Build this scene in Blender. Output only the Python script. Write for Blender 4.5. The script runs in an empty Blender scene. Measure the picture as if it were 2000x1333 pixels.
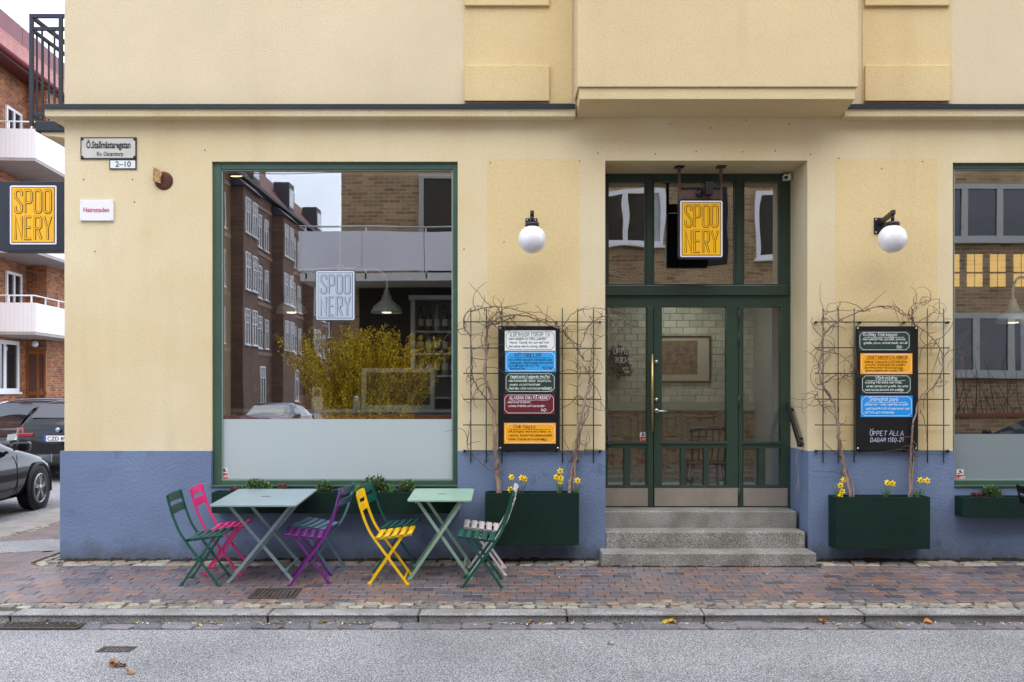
import bpy, bmesh, math, random
from mathutils import Vector, Matrix, Euler
R = math.radians
rnd = random.Random(7)
S = bpy.context.scene
COL = S.collection
# ------------------------------------------------------------------ camera
F, CY, CZ, HY = 1850.0, 9.25, 1.665, 760.0      # focal length in photo pixels, distance to the facade, eye height, horizon row
cam = bpy.data.cameras.new('camera')
cam.lens = F / 2000 * 36; cam.sensor_width = 36; cam.sensor_fit = 'HORIZONTAL'
cam.shift_y = (HY - 666.5) / 2000
cam.clip_start = 0.05; cam.clip_end = 600
camo = bpy.data.objects.new('camera', cam); COL.objects.link(camo)
camo.location = (0, -CY, CZ); camo.rotation_euler = (R(90), 0, 0)
S.camera = camo
# ------------------------------------------------------------------ sky, sun, exposure
SUN_EL, SUN_AZ = R(62), R(165)
world = bpy.data.worlds.new('World'); S.world = world; world.use_nodes = True
wn = world.node_tree.nodes; wl = world.node_tree.links
for n in list(wn): wn.remove(n)
wo = wn.new('ShaderNodeOutputWorld'); bg = wn.new('ShaderNodeBackground'); bg.inputs[1].default_value = 0.13
sky = wn.new('ShaderNodeTexSky'); sky.sky_type = 'NISHITA'; sky.sun_disc = False
sky.sun_elevation = SUN_EL; sky.sun_rotation = SUN_AZ; sky.air_density = 1.0; sky.dust_density = 2.5; sky.ozone_density = 1.0
tc = wn.new('ShaderNodeTexCoord'); mp = wn.new('ShaderNodeMapping'); mp.inputs['Scale'].default_value = (1.6, 1.6, 4.0)
no = wn.new('ShaderNodeTexNoise'); no.inputs['Scale'].default_value = 2.2; no.inputs['Detail'].default_value = 6
rp = wn.new('ShaderNodeValToRGB'); rp.color_ramp.elements[0].position = 0.30; rp.color_ramp.elements[0].color = (.40, .40, .40, 1)
rp.color_ramp.elements[1].position = 0.62; rp.color_ramp.elements[1].color = (.97, .97, .97, 1)
mx = wn.new('ShaderNodeMix'); mx.data_type = 'RGBA'; mx.inputs['B'].default_value = (8.8, 9.4, 11.0, 1)
wl.new(tc.outputs['Generated'], mp.inputs[0]); wl.new(mp.outputs[0], no.inputs['Vector']); wl.new(no.outputs['Fac'], rp.inputs[0])
wl.new(rp.outputs[0], mx.inputs['Factor']); wl.new(sky.outputs[0], mx.inputs['A']); wl.new(mx.outputs['Result'], bg.inputs[0]); wl.new(bg.outputs[0], wo.inputs[0])
sun = bpy.data.lights.new('sun', 'SUN'); sun.energy = 0.9; sun.angle = R(60); sun.color = (1, .97, .93)
suno = bpy.data.objects.new('sun', sun); COL.objects.link(suno); suno.location = (0, 0, 30)
sv = Vector((math.sin(SUN_AZ) * math.cos(SUN_EL), math.cos(SUN_AZ) * math.cos(SUN_EL), math.sin(SUN_EL)))
suno.rotation_euler = sv.to_track_quat('Z', 'Y').to_euler()
S.view_settings.view_transform = 'Standard'; S.view_settings.look = 'None'; S.view_settings.gamma = 1; S.view_settings.use_curve_mapping = False
S.view_settings.exposure = 1.08
S.cycles.max_bounces = 10; S.cycles.transparent_max_bounces = 16
S.cycles.caustics_reflective = False; S.cycles.caustics_refractive = False
# ------------------------------------------------------------------ helpers
def X(x, Y=0.0): return (x - 1000) * (CY + Y) / F      # where a photo column lies at depth Y
def Z(y, Y=0.0): return CZ - (y - HY) * (CY + Y) / F
class MB:
    def __init__(s): s.v = []; s.f = []; s.sm = []
    def face(s, pts, sm=False):
        i = len(s.v); s.v += [tuple(p) for p in pts]; s.f.append(tuple(range(i, i + len(pts)))); s.sm.append(sm); return s
    def hexa(s, p, sm=False):                     # p: 4 bottom points ccw seen from above, 4 top points
        i = len(s.v); s.v += [tuple(q) for q in p]
        for q in ((3, 2, 1, 0), (4, 5, 6, 7), (0, 1, 5, 4), (1, 2, 6, 5), (2, 3, 7, 6), (3, 0, 4, 7)):
            s.f.append(tuple(i + k for k in q)); s.sm.append(sm)
        return s
    def box(s, x0, x1, y0, y1, z0, z1):
        x0, x1 = min(x0, x1), max(x0, x1); y0, y1 = min(y0, y1), max(y0, y1); z0, z1 = min(z0, z1), max(z0, z1)
        return s.hexa([(x0, y0, z0), (x1, y0, z0), (x1, y1, z0), (x0, y1, z0), (x0, y0, z1), (x1, y0, z1), (x1, y1, z1), (x0, y1, z1)])
    def pbox(s, xa, xb, ya, yb, Y0, Y1):          # box whose front outline is read off the photograph at depth Y0
        return s.box(X(xa, Y0), X(xb, Y0), Y0, Y1, Z(yb, Y0), Z(ya, Y0))
    def cbox(s, x0, x1, y0, y1, z0, z1, c):       # box with chamfered edges on top and sides
        z2 = z1 - c; a = [(x0, y0, z0), (x1, y0, z0), (x1, y1, z0), (x0, y1, z0)]
        s.hexa(a + [(p[0], p[1], z2) for p in a])
        s.f.pop(-5); s.sm.pop(-5)
        i = len(s.v) - 4
        s.v += [(x0 + c, y0 + c, z1), (x1 - c, y0 + c, z1), (x1 - c, y1 - c, z1), (x0 + c, y1 - c, z1)]
        for k in range(4):
            s.f.append((i + k, i + (k + 1) % 4, i + 4 + (k + 1) % 4, i + 4 + k)); s.sm.append(False)
        s.f.append((i + 4, i + 5, i + 6, i + 7)); s.sm.append(False)
        return s
    def bar(s, a, b, w, d, up=(0, 0, 1)):         # rectangular bar from a to b
        a, b = Vector(a), Vector(b); t = (b - a).normalized(); u = Vector(up)
        n = t.cross(u)
        if n.length < 1e-4: n = t.cross(Vector((0, 1, 0)))
        n.normalize(); m = n.cross(t).normalized()
        n *= w / 2; m *= d / 2
        return s.hexa([a - n - m, a + n - m, a + n + m, a - n + m, b - n - m, b + n - m, b + n + m, b - n + m])
    def tube(s, pts, r, n=6, r1=None, cap=True, sm=True):
        pts = [Vector(p) for p in pts]; m = len(pts); i0 = len(s.v); nor = None
        for k, p in enumerate(pts):
            t = (pts[min(k + 1, m - 1)] - pts[max(k - 1, 0)])
            if t.length < 1e-9: t = Vector((0, 0, 1))
            t.normalize()
            if nor is None:
                nor = t.cross(Vector((0, 1, 0.01)))
                if nor.length < .1: nor = t.cross(Vector((1, 0, 0)))
            nor = (nor - t * nor.dot(t)); nor.normalize(); bi = t.cross(nor)
            rr = r if r1 is None else r + (r1 - r) * k / max(1, m - 1)
            if isinstance(r, (list, tuple)): rr = r[k]
            for q in range(n):
                a = 2 * math.pi * q / n
                s.v.append(tuple(p + nor * math.cos(a) * rr + bi * math.sin(a) * rr))
        for k in range(m - 1):
            for q in range(n):
                a = i0 + k * n + q; b = i0 + k * n + (q + 1) % n
                s.f.append((a, b, b + n, a + n)); s.sm.append(sm)
        if cap:
            s.f.append(tuple(i0 + q for q in reversed(range(n)))); s.sm.append(False)
            s.f.append(tuple(i0 + (m - 1) * n + q for q in range(n))); s.sm.append(False)
        return s
    def lathe(s, prof, c=(0, 0, 0), n=20, axis='z', sm=True):   # prof: (radius, along)
        i0 = len(s.v); m = len(prof)
        for r, h in prof:
            for q in range(n):
                a = 2 * math.pi * q / n; u, w = r * math.cos(a), r * math.sin(a)
                p = {'z': (u, w, h), 'y': (u, h, -w), 'x': (h, u, w)}[axis]
                s.v.append((c[0] + p[0], c[1] + p[1], c[2] + p[2]))
        for k in range(m - 1):
            for q in range(n):
                a = i0 + k * n + q; b = i0 + k * n + (q + 1) % n
                s.f.append((a, b, b + n, a + n)); s.sm.append(sm)
        return s
    def prism(s, poly, d0, d1, plane='xz'):       # polygon extruded along the third axis
        def p3(p, d): return {'xz': (p[0], d, p[1]), 'yz': (d, p[0], p[1]), 'xy': (p[0], p[1], d)}[plane]
        n = len(poly); i = len(s.v); s.v += [p3(p, d0) for p in poly] + [p3(p, d1) for p in poly]
        s.f.append(tuple(i + k for k in range(n))); s.f.append(tuple(i + n + k for k in reversed(range(n)))); s.sm += [False, False]
        for k in range(n):
            s.f.append((i + (k + 1) % n, i + k, i + n + k, i + n + (k + 1) % n)); s.sm.append(False)
        return s
    def ribbon(s, pts, w, Y, closed=False):       # flat stroke in the x-z plane facing the street
        p = [Vector((a, b)) for a, b in pts]; n = len(p)
        if n < 2: return s
        L = []
        for k in range(n):
            if closed: d0, d1 = p[k] - p[k - 1], p[(k + 1) % n] - p[k]
            else:
                d0 = p[k] - p[k - 1] if k else p[1] - p[0]; d1 = p[k + 1] - p[k] if k < n - 1 else d0
            d0 = d0.normalized(); d1 = d1.normalized() if d1.length > 0 else d0
            a = Vector((-d0.y, d0.x)); b = Vector((-d1.y, d1.x)); m = a + b
            m = m.normalized() if m.length > .2 else a
            L.append(m * (w / 2 / max(.45, m.dot(a))))
        i = len(s.v)
        for k in range(n):
            s.v.append((p[k].x + L[k].x, Y, p[k].y + L[k].y)); s.v.append((p[k].x - L[k].x, Y, p[k].y - L[k].y))
        for k in range(n if closed else n - 1):
            a = i + 2 * k; b = i + 2 * ((k + 1) % n); s.f.append((a + 1, b + 1, b, a)); s.sm.append(False)
        return s
    def gridwall(s, us, zs, hole, d0, d1, axis='x'):   # wall slab with rectangular openings, reveals included
        us = sorted(set(us)); zs = sorted(set(zs))
        def p(u, d, z): return (u, d, z) if axis == 'x' else (d, u, z)
        so = lambda a, b: 0 <= a < len(us) - 1 and 0 <= b < len(zs) - 1 and not hole((us[a] + us[a + 1]) / 2, (zs[b] + zs[b + 1]) / 2)
        for a in range(len(us) - 1):
            for b in range(len(zs) - 1):
                if not so(a, b): continue
                u0, u1, z0, z1 = us[a], us[a + 1], zs[b], zs[b + 1]
                s.face([p(u0, d0, z0), p(u1, d0, z0), p(u1, d0, z1), p(u0, d0, z1)])
                s.face([p(u1, d1, z0), p(u0, d1, z0), p(u0, d1, z1), p(u1, d1, z1)])
                if not so(a - 1, b): s.face([p(u0, d1, z0), p(u0, d0, z0), p(u0, d0, z1), p(u0, d1, z1)])
                if not so(a + 1, b): s.face([p(u1, d0, z0), p(u1, d1, z0), p(u1, d1, z1), p(u1, d0, z1)])
                if not so(a, b - 1): s.face([p(u0, d0, z0), p(u0, d1, z0), p(u1, d1, z0), p(u1, d0, z0)])
                if not so(a, b + 1): s.face([p(u0, d0, z1), p(u1, d0, z1), p(u1, d1, z1), p(u0, d1, z1)])
        return s
    def mesh(s, name, mat=None):
        me = bpy.data.meshes.new(name); me.from_pydata(s.v, [], s.f)
        me.polygons.foreach_set('use_smooth', s.sm)
        for m in (mat if isinstance(mat, (list, tuple)) else [mat]):
            if m: me.materials.append(m)
        me.update(); return me
    def build(s, name, mat=None, parent=None, bevel=0, seg=2, sub=0, **kw):
        o = bpy.data.objects.new(name, s.mesh(name, mat)); return fin(o, parent, bevel, seg, sub, **kw)
def fin(o, parent=None, bevel=0, seg=2, sub=0, loc=None, rot=None, label=None, kind=None):
    COL.objects.link(o)
    if parent: o.parent = parent
    if loc is not None: o.location = loc
    if rot is not None: o.rotation_euler = rot
    if bevel:
        m = o.modifiers.new('bevel', 'BEVEL'); m.width = bevel; m.segments = seg; m.limit_method = 'ANGLE'; m.angle_limit = R(40)
    if sub:
        m = o.modifiers.new('sub', 'SUBSURF'); m.levels = sub; m.render_levels = sub
    if label: o['label'] = label
    if kind: o['kind'] = kind
    return o
def inst(name, me, parent=None, loc=(0, 0, 0), rot=(0, 0, 0), scale=None, kind=None):
    o = bpy.data.objects.new(name, me); COL.objects.link(o); o.parent = parent; o.location = loc; o.rotation_euler = rot
    if scale: o.scale = scale
    if kind: o['kind'] = kind
    return o
def thing(name, label, cat, loc=(0, 0, 0), rot=(0, 0, 0), group=None):
    o = bpy.data.objects.new(name, None); o.empty_display_size = .1; COL.objects.link(o)
    o.location = loc; o.rotation_euler = rot; o['label'] = label; o['category'] = cat
    if group: o['group'] = group
    return o
def tag(o, label, cat, group=None):
    o['label'] = label; o['category'] = cat
    if group: o['group'] = group
    return o
def dup(o, parent=None):
    c = o.copy(); COL.objects.link(c); c.parent = parent
    for k in o.children: dup(k, c)
    return c
def struct(o): o['kind'] = 'structure'; return o
# ------------------------------------------------------------------ materials
def nt(name):
    m = bpy.data.materials.new(name); m.use_nodes = True; t = m.node_tree
    return m, t.nodes, t.links, t.nodes['Principled BSDF']
def rgb(h):                                        # sRGB hex to linear
    c = [int(h[i:i + 2], 16) / 255 for i in (0, 2, 4)]
    return tuple((x / 12.92 if x <= .04045 else ((x + .055) / 1.055) ** 2.4) for x in c) + (1,)
def ramp(N, stops, const=False):
    r = N.new('ShaderNodeValToRGB'); e = r.color_ramp.elements
    if const: r.color_ramp.interpolation = 'CONSTANT'
    while len(e) < len(stops): e.new(.5)
    for k, (p, c) in enumerate(stops): e[k].position = p; e[k].color = c if len(c) == 4 else tuple(c) + (1,)
    return r
def noise(N, L, scale, detail=4, vec=None, rough=.55, mapping=None):
    n = N.new('ShaderNodeTexNoise'); n.inputs['Scale'].default_value = scale; n.inputs['Detail'].default_value = detail; n.inputs['Roughness'].default_value = rough
    t = N.new('ShaderNodeTexCoord'); src = t.outputs['Object'] if vec is None else vec
    if mapping:
        m = N.new('ShaderNodeMapping'); m.inputs['Scale'].default_value = mapping; L.new(src, m.inputs[0]); src = m.outputs[0]
    L.new(src, n.inputs['Vector']); return n
def scl(c, k): return tuple(min(1, x * k) for x in c[:3]) + (1,)
def mixc(N, L, fac, a, b, mode='MIX'):
    m = N.new('ShaderNodeMix'); m.data_type = 'RGBA'; m.blend_type = mode
    for key, v in (('Factor', fac), ('A', a), ('B', b)):
        if hasattr(v, 'links'): L.new(v, m.inputs[key])
        else: m.inputs[key].default_value = v
    return m.outputs['Result']
def mat(name, col, rough=.6, var=None, bump=None, metal=0, spec=.5, coat=0, dirt=None, mapping=None, emit=None, fine=None):
    m, N, L, b = nt(name)
    b.inputs['Roughness'].default_value = rough; b.inputs['Metallic'].default_value = metal
    b.inputs['Specular IOR Level'].default_value = spec; b.inputs['Coat Weight'].default_value = coat; b.inputs['Coat Roughness'].default_value = .04
    b.inputs['Base Color'].default_value = col; out = None
    if var:
        n = noise(N, L, var[0], 5, mapping=mapping); r = ramp(N, [(.25, scl(col, 1 - var[1])), (.75, scl(col, 1 + var[1]))]); L.new(n.outputs['Fac'], r.inputs[0]); out = r.outputs[0]
    if fine:
        n = noise(N, L, fine[0], 2); r = ramp(N, [(.35, (1 - fine[1],) * 3), (.65, (1,) * 3)]); L.new(n.outputs['Fac'], r.inputs[0])
        out = mixc(N, L, 1.0, out or col, r.outputs[0], 'MULTIPLY')
    if dirt:                                       # (scale, threshold, colour, amount)
        n = noise(N, L, dirt[0], 6, rough=.65); r = ramp(N, [(dirt[1], (0, 0, 0, 1)), (dirt[1] + .12, (dirt[3],) * 3 + (1,))]); L.new(n.outputs['Fac'], r.inputs[0])
        out = mixc(N, L, r.outputs[0], out or col, dirt[2])
    if out: L.new(out, b.inputs['Base Color'])
    if bump:
        n = noise(N, L, bump[0], 3, mapping=bump[2] if len(bump) > 2 else None); q = N.new('ShaderNodeBump'); q.inputs['Distance'].default_value = bump[1]; q.inputs['Strength'].default_value = 1
        L.new(n.outputs['Fac'], q.inputs['Height']); L.new(q.outputs[0], b.inputs['Normal'])
    if emit: b.inputs['Emission Color'].default_value = emit[0]; b.inputs['Emission Strength'].default_value = emit[1]
    return m
def stucco(name, col, amt=.07, grain=105, dist=.004, col2=None, streak=.6):
    m, N, L, b = nt(name); b.inputs['Roughness'].default_value = .9; b.inputs['Specular IOR Level'].default_value = .2
    n = noise(N, L, .8, 6); r = ramp(N, [(.3, scl(col, 1 - amt)), (.7, scl(col2 or col, 1 + amt * .6))]); L.new(n.outputs['Fac'], r.inputs[0])
    n2 = noise(N, L, grain, 3, rough=.6); r2 = ramp(N, [(.34, (.72, .69, .64)), (.50, (1, 1, 1))]); L.new(n2.outputs['Fac'], r2.inputs[0])
    c = mixc(N, L, .75, r.outputs[0], r2.outputs[0], 'MULTIPLY')
    n3 = noise(N, L, 9, 5, rough=.7); r3 = ramp(N, [(.70, (1, 1, 1)), (.78, (.55, .5, .42))]); L.new(n3.outputs['Fac'], r3.inputs[0])
    c = mixc(N, L, .5, c, r3.outputs[0], 'MULTIPLY')
    n5 = noise(N, L, 2.2, 5, mapping=(1, 1, .12)); r5 = ramp(N, [(.55, (1, 1, 1)), (.75, (.86, .83, .76))]); L.new(n5.outputs['Fac'], r5.inputs[0])
    c = mixc(N, L, streak, c, r5.outputs[0], 'MULTIPLY')
    L.new(c, b.inputs['Base Color'])
    q = N.new('ShaderNodeBump'); q.inputs['Distance'].default_value = dist; q.inputs['Strength'].default_value = 1
    L.new(n2.outputs['Fac'], q.inputs['Height']); L.new(q.outputs[0], b.inputs['Normal']); return m
def brickwork(name, axis, c1, c2, mortar, bw=.25, bh=.083, ms=.007):
    m, N, L, b = nt(name); b.inputs['Roughness'].default_value = .85
    t = N.new('ShaderNodeTexCoord'); sp = N.new('ShaderNodeSeparateXYZ'); cb = N.new('ShaderNodeCombineXYZ')
    L.new(t.outputs['Object'], sp.inputs[0]); L.new(sp.outputs['X' if axis == 'x' else 'Y'], cb.inputs[0]); L.new(sp.outputs['Z'], cb.inputs[1])
    k = N.new('ShaderNodeTexBrick'); k.inputs['Scale'].default_value = 1; k.inputs['Brick Width'].default_value = bw; k.inputs['Row Height'].default_value = bh
    k.inputs['Mortar Size'].default_value = ms; k.inputs['Mortar Smooth'].default_value = .2; k.inputs['Color1'].default_value = c1; k.inputs['Color2'].default_value = c2; k.inputs['Mortar'].default_value = mortar
    L.new(cb.outputs[0], k.inputs['Vector'])
    n = noise(N, L, 1.3, 5); r = ramp(N, [(.3, (.72, .7, .7)), (.7, (1.1, 1.1, 1.1))]); L.new(n.outputs['Fac'], r.inputs[0])
    n2 = noise(N, L, 30, 3); r2 = ramp(N, [(.3, (.75, .75, .75)), (.7, (1.1, 1.1, 1.1))]); L.new(n2.outputs['Fac'], r2.inputs[0])
    c = mixc(N, L, 1, k.outputs['Color'], r.outputs[0], 'MULTIPLY'); c = mixc(N, L, 1, c, r2.outputs[0], 'MULTIPLY'); L.new(c, b.inputs['Base Color'])
    q = N.new('ShaderNodeBump'); q.inputs['Distance'].default_value = .008; q.invert = True; L.new(k.outputs['Fac'], q.inputs['Height']); L.new(q.outputs[0], b.inputs['Normal']); return m
def glass(name, f0=.075, wave=.0012, wscale=1.6, tint=(.975, .985, .98, 1)):
    m = bpy.data.materials.new(name); m.use_nodes = True; N, L = m.node_tree.nodes, m.node_tree.links
    N.remove(N['Principled BSDF']); out = N['Material Output']
    tr = N.new('ShaderNodeBsdfTransparent'); tr.inputs[0].default_value = tint; gl = N.new('ShaderNodeBsdfGlossy'); gl.inputs['Roughness'].default_value = 0.0; gl.inputs['Color'].default_value = (1, 1, 1, 1)
    lw = N.new('ShaderNodeLayerWeight'); p5 = N.new('ShaderNodeMath'); p5.operation = 'POWER'; p5.inputs[1].default_value = 5; L.new(lw.outputs['Facing'], p5.inputs[0])
    ma = N.new('ShaderNodeMath'); ma.operation = 'MULTIPLY_ADD'; ma.inputs[1].default_value = 1 - f0; ma.inputs[2].default_value = f0; L.new(p5.outputs[0], ma.inputs[0])
    n = noise(N, L, wscale, 1); q = N.new('ShaderNodeBump'); q.inputs['Distance'].default_value = wave; q.inputs['Strength'].default_value = 1; L.new(n.outputs['Fac'], q.inputs['Height']); L.new(q.outputs[0], gl.inputs['Normal'])
    mi = N.new('ShaderNodeMixShader'); L.new(ma.outputs[0], mi.inputs[0]); L.new(tr.outputs[0], mi.inputs[1]); L.new(gl.outputs[0], mi.inputs[2]); L.new(mi.outputs[0], out.inputs[0]); return m
def translucent(name, col, alpha, rough=.4):       # film, frosted glass, thin decals
    m = mat(name, col, rough, spec=.3); b = m.node_tree.nodes['Principled BSDF']; b.inputs['Alpha'].default_value = alpha; return m
def granite(name, lo, mid, hi, rough=.75, sc=150, dirty=True):
    m, N, L, b = nt(name); b.inputs['Roughness'].default_value = rough
    n = noise(N, L, sc, 2, rough=.7); r = ramp(N, [(.36, lo), (.5, mid), (.64, hi)]); L.new(n.outputs['Fac'], r.inputs[0]); c = r.outputs[0]
    if dirty:
        n2 = noise(N, L, 3.5, 5); r2 = ramp(N, [(.35, (.62, .6, .57)), (.62, (1, 1, 1))]); L.new(n2.outputs['Fac'], r2.inputs[0]); c = mixc(N, L, 1, c, r2.outputs[0], 'MULTIPLY')
    L.new(c, b.inputs['Base Color']); q = N.new('ShaderNodeBump'); q.inputs['Distance'].default_value = .002; L.new(n.outputs['Fac'], q.inputs['Height']); L.new(q.outputs[0], b.inputs['Normal']); return m
def pieces(name, stops, rough=.6, grain=40, amt=.25, bump=.002, spec=.5):   # colour drawn per piece
    m, N, L, b = nt(name); b.inputs['Roughness'].default_value = rough; b.inputs['Specular IOR Level'].default_value = spec
    oi = N.new('ShaderNodeObjectInfo'); g = N.new('ShaderNodeNewGeometry'); ad = N.new('ShaderNodeMath'); ad.operation = 'ADD'; fr = N.new('ShaderNodeMath'); fr.operation = 'FRACT'
    L.new(oi.outputs['Random'], ad.inputs[0]); L.new(g.outputs['Random Per Island'], ad.inputs[1]); L.new(ad.outputs[0], fr.inputs[0])
    r = ramp(N, stops, True); L.new(fr.outputs[0], r.inputs[0])
    n = noise(N, L, grain, 4, vec=g.outputs['Position']); r2 = ramp(N, [(.3, (1 - amt,) * 3), (.7, (1 + amt * .4,) * 3)]); L.new(n.outputs['Fac'], r2.inputs[0])
    c = mixc(N, L, 1, r.outputs[0], r2.outputs[0], 'MULTIPLY')
    n3 = noise(N, L, 1.1, 5, vec=g.outputs['Position']); r3 = ramp(N, [(.3, (.72, .70, .70)), (.65, (1.08, 1.08, 1.08))]); L.new(n3.outputs['Fac'], r3.inputs[0])
    c = mixc(N, L, 1, c, r3.outputs[0], 'MULTIPLY'); L.new(c, b.inputs['Base Color'])
    q = N.new('ShaderNodeBump'); q.inputs['Distance'].default_value = bump; L.new(n.outputs['Fac'], q.inputs['Height']); L.new(q.outputs[0], b.inputs['Normal']); return m
# ------------------------------------------------------------------ palette
STUC = stucco('stucco_yellow', rgb('E0CB9C'), col2=rgb('DED0AE')); STUP = stucco('stucco_pale', rgb('DACAA8'), streak=.2); STUY = stucco('stucco_ochre', rgb('DCC594'))
def plinth_mat():
    m = mat('plinth_paint', rgb('697A96'), .8, var=(1.5, .12), bump=(35, .006), dirt=(3.2, .59, rgb('4A5264'), .7)); N, L = m.node_tree.nodes, m.node_tree.links; b = N['Principled BSDF']; src = b.inputs['Base Color'].links[0].from_socket
    t = N.new('ShaderNodeTexCoord'); sp = N.new('ShaderNodeSeparateXYZ'); L.new(t.outputs['Object'], sp.inputs[0]); n = noise(N, L, 5, 6, rough=.7)
    a = N.new('ShaderNodeMath'); a.operation = 'MULTIPLY_ADD'; a.inputs[1].default_value = -2.6; a.inputs[2].default_value = .55; L.new(sp.outputs['Z'], a.inputs[0]); s = N.new('ShaderNodeMath'); s.operation = 'ADD'; L.new(a.outputs[0], s.inputs[0]); L.new(n.outputs['Fac'], s.inputs[1])
    r = ramp(N, [(.52, (0, 0, 0)), (.95, (.75, .75, .75))]); L.new(s.outputs[0], r.inputs[0]); L.new(mixc(N, L, r.outputs[0], src, rgb('4C5058')), b.inputs['Base Color']); return m
PLIN = plinth_mat()
GREEN = mat('green_paint', rgb('2C4034'), .35, var=(3, .15), bump=(40, .0006), dirt=(14, .70, rgb('55685A'), .5))
GREENW = mat('green_window_paint', rgb('3A5646'), .4, var=(2, .2), bump=(50, .0008), dirt=(10, .66, rgb('5E7A68'), .55))
PLANT = mat('planter_paint', rgb('122A22'), .75, spec=.2, var=(2, .25), bump=(8, .002, (1, 1, 9)), dirt=(22, .71, rgb('5F7468'), .6, ))
BLACK = mat('black_metal', rgb('17171A'), .4); NAVY = mat('dark_navy_metal', rgb('1B222E'), .4, var=(4, .2)); WHITE = mat('white_paint', rgb('E4E4E4'), .4)
BRASS = mat('brass', rgb('B49A6A'), .35, metal=.8, var=(20, .2)); STEEL = mat('steel', rgb('B9B9B9'), .25, metal=1); KICK = mat('kick_plate_steel', rgb('A89E92'), .45, metal=.55, var=(3, .2), dirt=(12, .68, rgb('5B554C'), .5), bump=(60, .0006, (1, 1, 14)))
RUST = mat('rust', rgb('5A2F22'), .8, var=(14, .5), bump=(40, .003), dirt=(12, .55, rgb('A9783F'), .8)); DKWOOD = mat('dark_wood', rgb('2A201C'), .5, var=(8, .4), bump=(30, .001))
GLASSW = glass('window_glass', .235, .0008, 1.1); GLASSD = glass('door_glass', .065, .0016, 2.0); GLASST = glass('transom_glass', .24, .0016, 2.0); GLASSR = glass('far_glass', .10, .0008, 1.0)
DARK = mat('dark_interior', rgb('2B2B2B'), .9, var=(2, .2)); GRANITE = granite('granite_step', (.07, .066, .058, 1), (.27, .26, .225, 1), (.52, .51, .46, 1))
KERBM = granite('kerb_granite', (.09, .088, .085, 1), (.30, .295, .285, 1), (.52, .52, .51, 1), sc=120)
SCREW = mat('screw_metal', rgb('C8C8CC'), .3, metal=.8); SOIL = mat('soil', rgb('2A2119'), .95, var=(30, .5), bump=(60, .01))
BRK = pieces('paving_brick', [(0, rgb('736C6E')), (.17, rgb('7C6D6A')), (.36, rgb('656268')), (.52, rgb('7E6C66')), (.67, rgb('746668')), (.80, rgb('896C60')), (.90, rgb('55535A')), (.95, rgb('917061'))], .36, 55, .35, .0015, .9)
COB = pieces('cobble_stone', [(0, rgb('8E897C')), (.25, rgb('A09A8A')), (.45, rgb('7E7B76')), (.65, rgb('9A8878')), (.85, rgb('ABA795'))], .7, 60, .4, .004, .3)
GUT = pieces('gutter_stone', [(0, rgb('77767A')), (.3, rgb('807E80')), (.6, rgb('6E6D72')), (.8, rgb('858184'))], .7, 60, .4, .003, .3)
JOINT = mat('joint_sand', rgb('4B453C'), .95, var=(4, .3), bump=(60, .006))
def asphalt_mat():
    m, N, L, b = nt('asphalt'); b.inputs['Roughness'].default_value = .85; b.inputs['Specular IOR Level'].default_value = .3
    n = noise(N, L, 95, 2, rough=.9); r = ramp(N, [(.38, (.07, .07, .072)), (.5, (.225, .225, .226)), (.62, (.55, .55, .55))]); L.new(n.outputs['Fac'], r.inputs[0])
    n2 = noise(N, L, .9, 6); r2 = ramp(N, [(.3, (.74, .74, .745)), (.7, (1.1, 1.1, 1.1))]); L.new(n2.outputs['Fac'], r2.inputs[0]); c = mixc(N, L, 1, r.outputs[0], r2.outputs[0], 'MULTIPLY')
    n3 = noise(N, L, 7, 5, rough=.7, mapping=(1, 2.6, 1)); r3 = ramp(N, [(.71, (1, 1, 1)), (.75, (.5, .48, .47))]); L.new(n3.outputs['Fac'], r3.inputs[0]); c = mixc(N, L, 1, c, r3.outputs[0], 'MULTIPLY')
    L.new(c, b.inputs['Base Color']); q = N.new('ShaderNodeBump'); q.inputs['Distance'].default_value = .003; L.new(n.outputs['Fac'], q.inputs['Height']); L.new(q.outputs[0], b.inputs['Normal']); return m
ASPH = asphalt_mat()
# ------------------------------------------------------------------ ground
T = .05                                               # the pavement falls towards the kerb
ZR = -.166                                            # road level
XL = -4.40                                            # left corner of the building (plinth)
struct(MB().face([(-250, -250, ZR), (250, -250, ZR), (250, 250, ZR), (-250, 250, ZR)]).build('road', ASPH))
def walk(s, r):                                       # point at distance r from the wall; s runs along the wall and round the corner
    arc = R(90) * (r + .03)
    if s >= 0: return Vector((XL + s, -.03 - r, -T * r)), 0.0
    if -s <= arc:
        a = -s / (r + .03) if r + .03 > 0 else 0
        return Vector((XL - math.sin(a) * r, -.03 - math.cos(a) * r, -T * r)), -a
    return Vector((XL - r, -.03 + (-s - arc), -T * r)), -R(90)
sw = MB(); NS = [8.5 + 3.6, 6, 3, 0]; rs = [-.6, 0, .5, 1.0, 1.80]
pts = []
for kind in [('x', 12.0), ('x', 0.0)] + [('a', R(9 * k)) for k in range(1, 10)] + [('a', R(90)), ('y', 24.0)]:
    row = []
    for r in (0, .6, 1.2, 1.84):
        if kind[0] == 'x': p = (XL + kind[1], -.03 - r)
        elif kind[0] == 'a': p = (XL - math.sin(kind[1]) * (r + (.5 if r > 1.8 else 0) * (math.sin(2 * kind[1]) * .6)), -.03 - math.cos(kind[1]) * r)
        else: p = (XL - r, kind[1])
        row.append((p[0], p[1], -T * r - .012))
    pts.append(row)
for a, b in zip(pts, pts[1:]):
    for k in range(3): sw.face([a[k + 1], a[k], b[k], b[k + 1]])
SW = struct(sw.build('sidewalk', JOINT))
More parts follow.
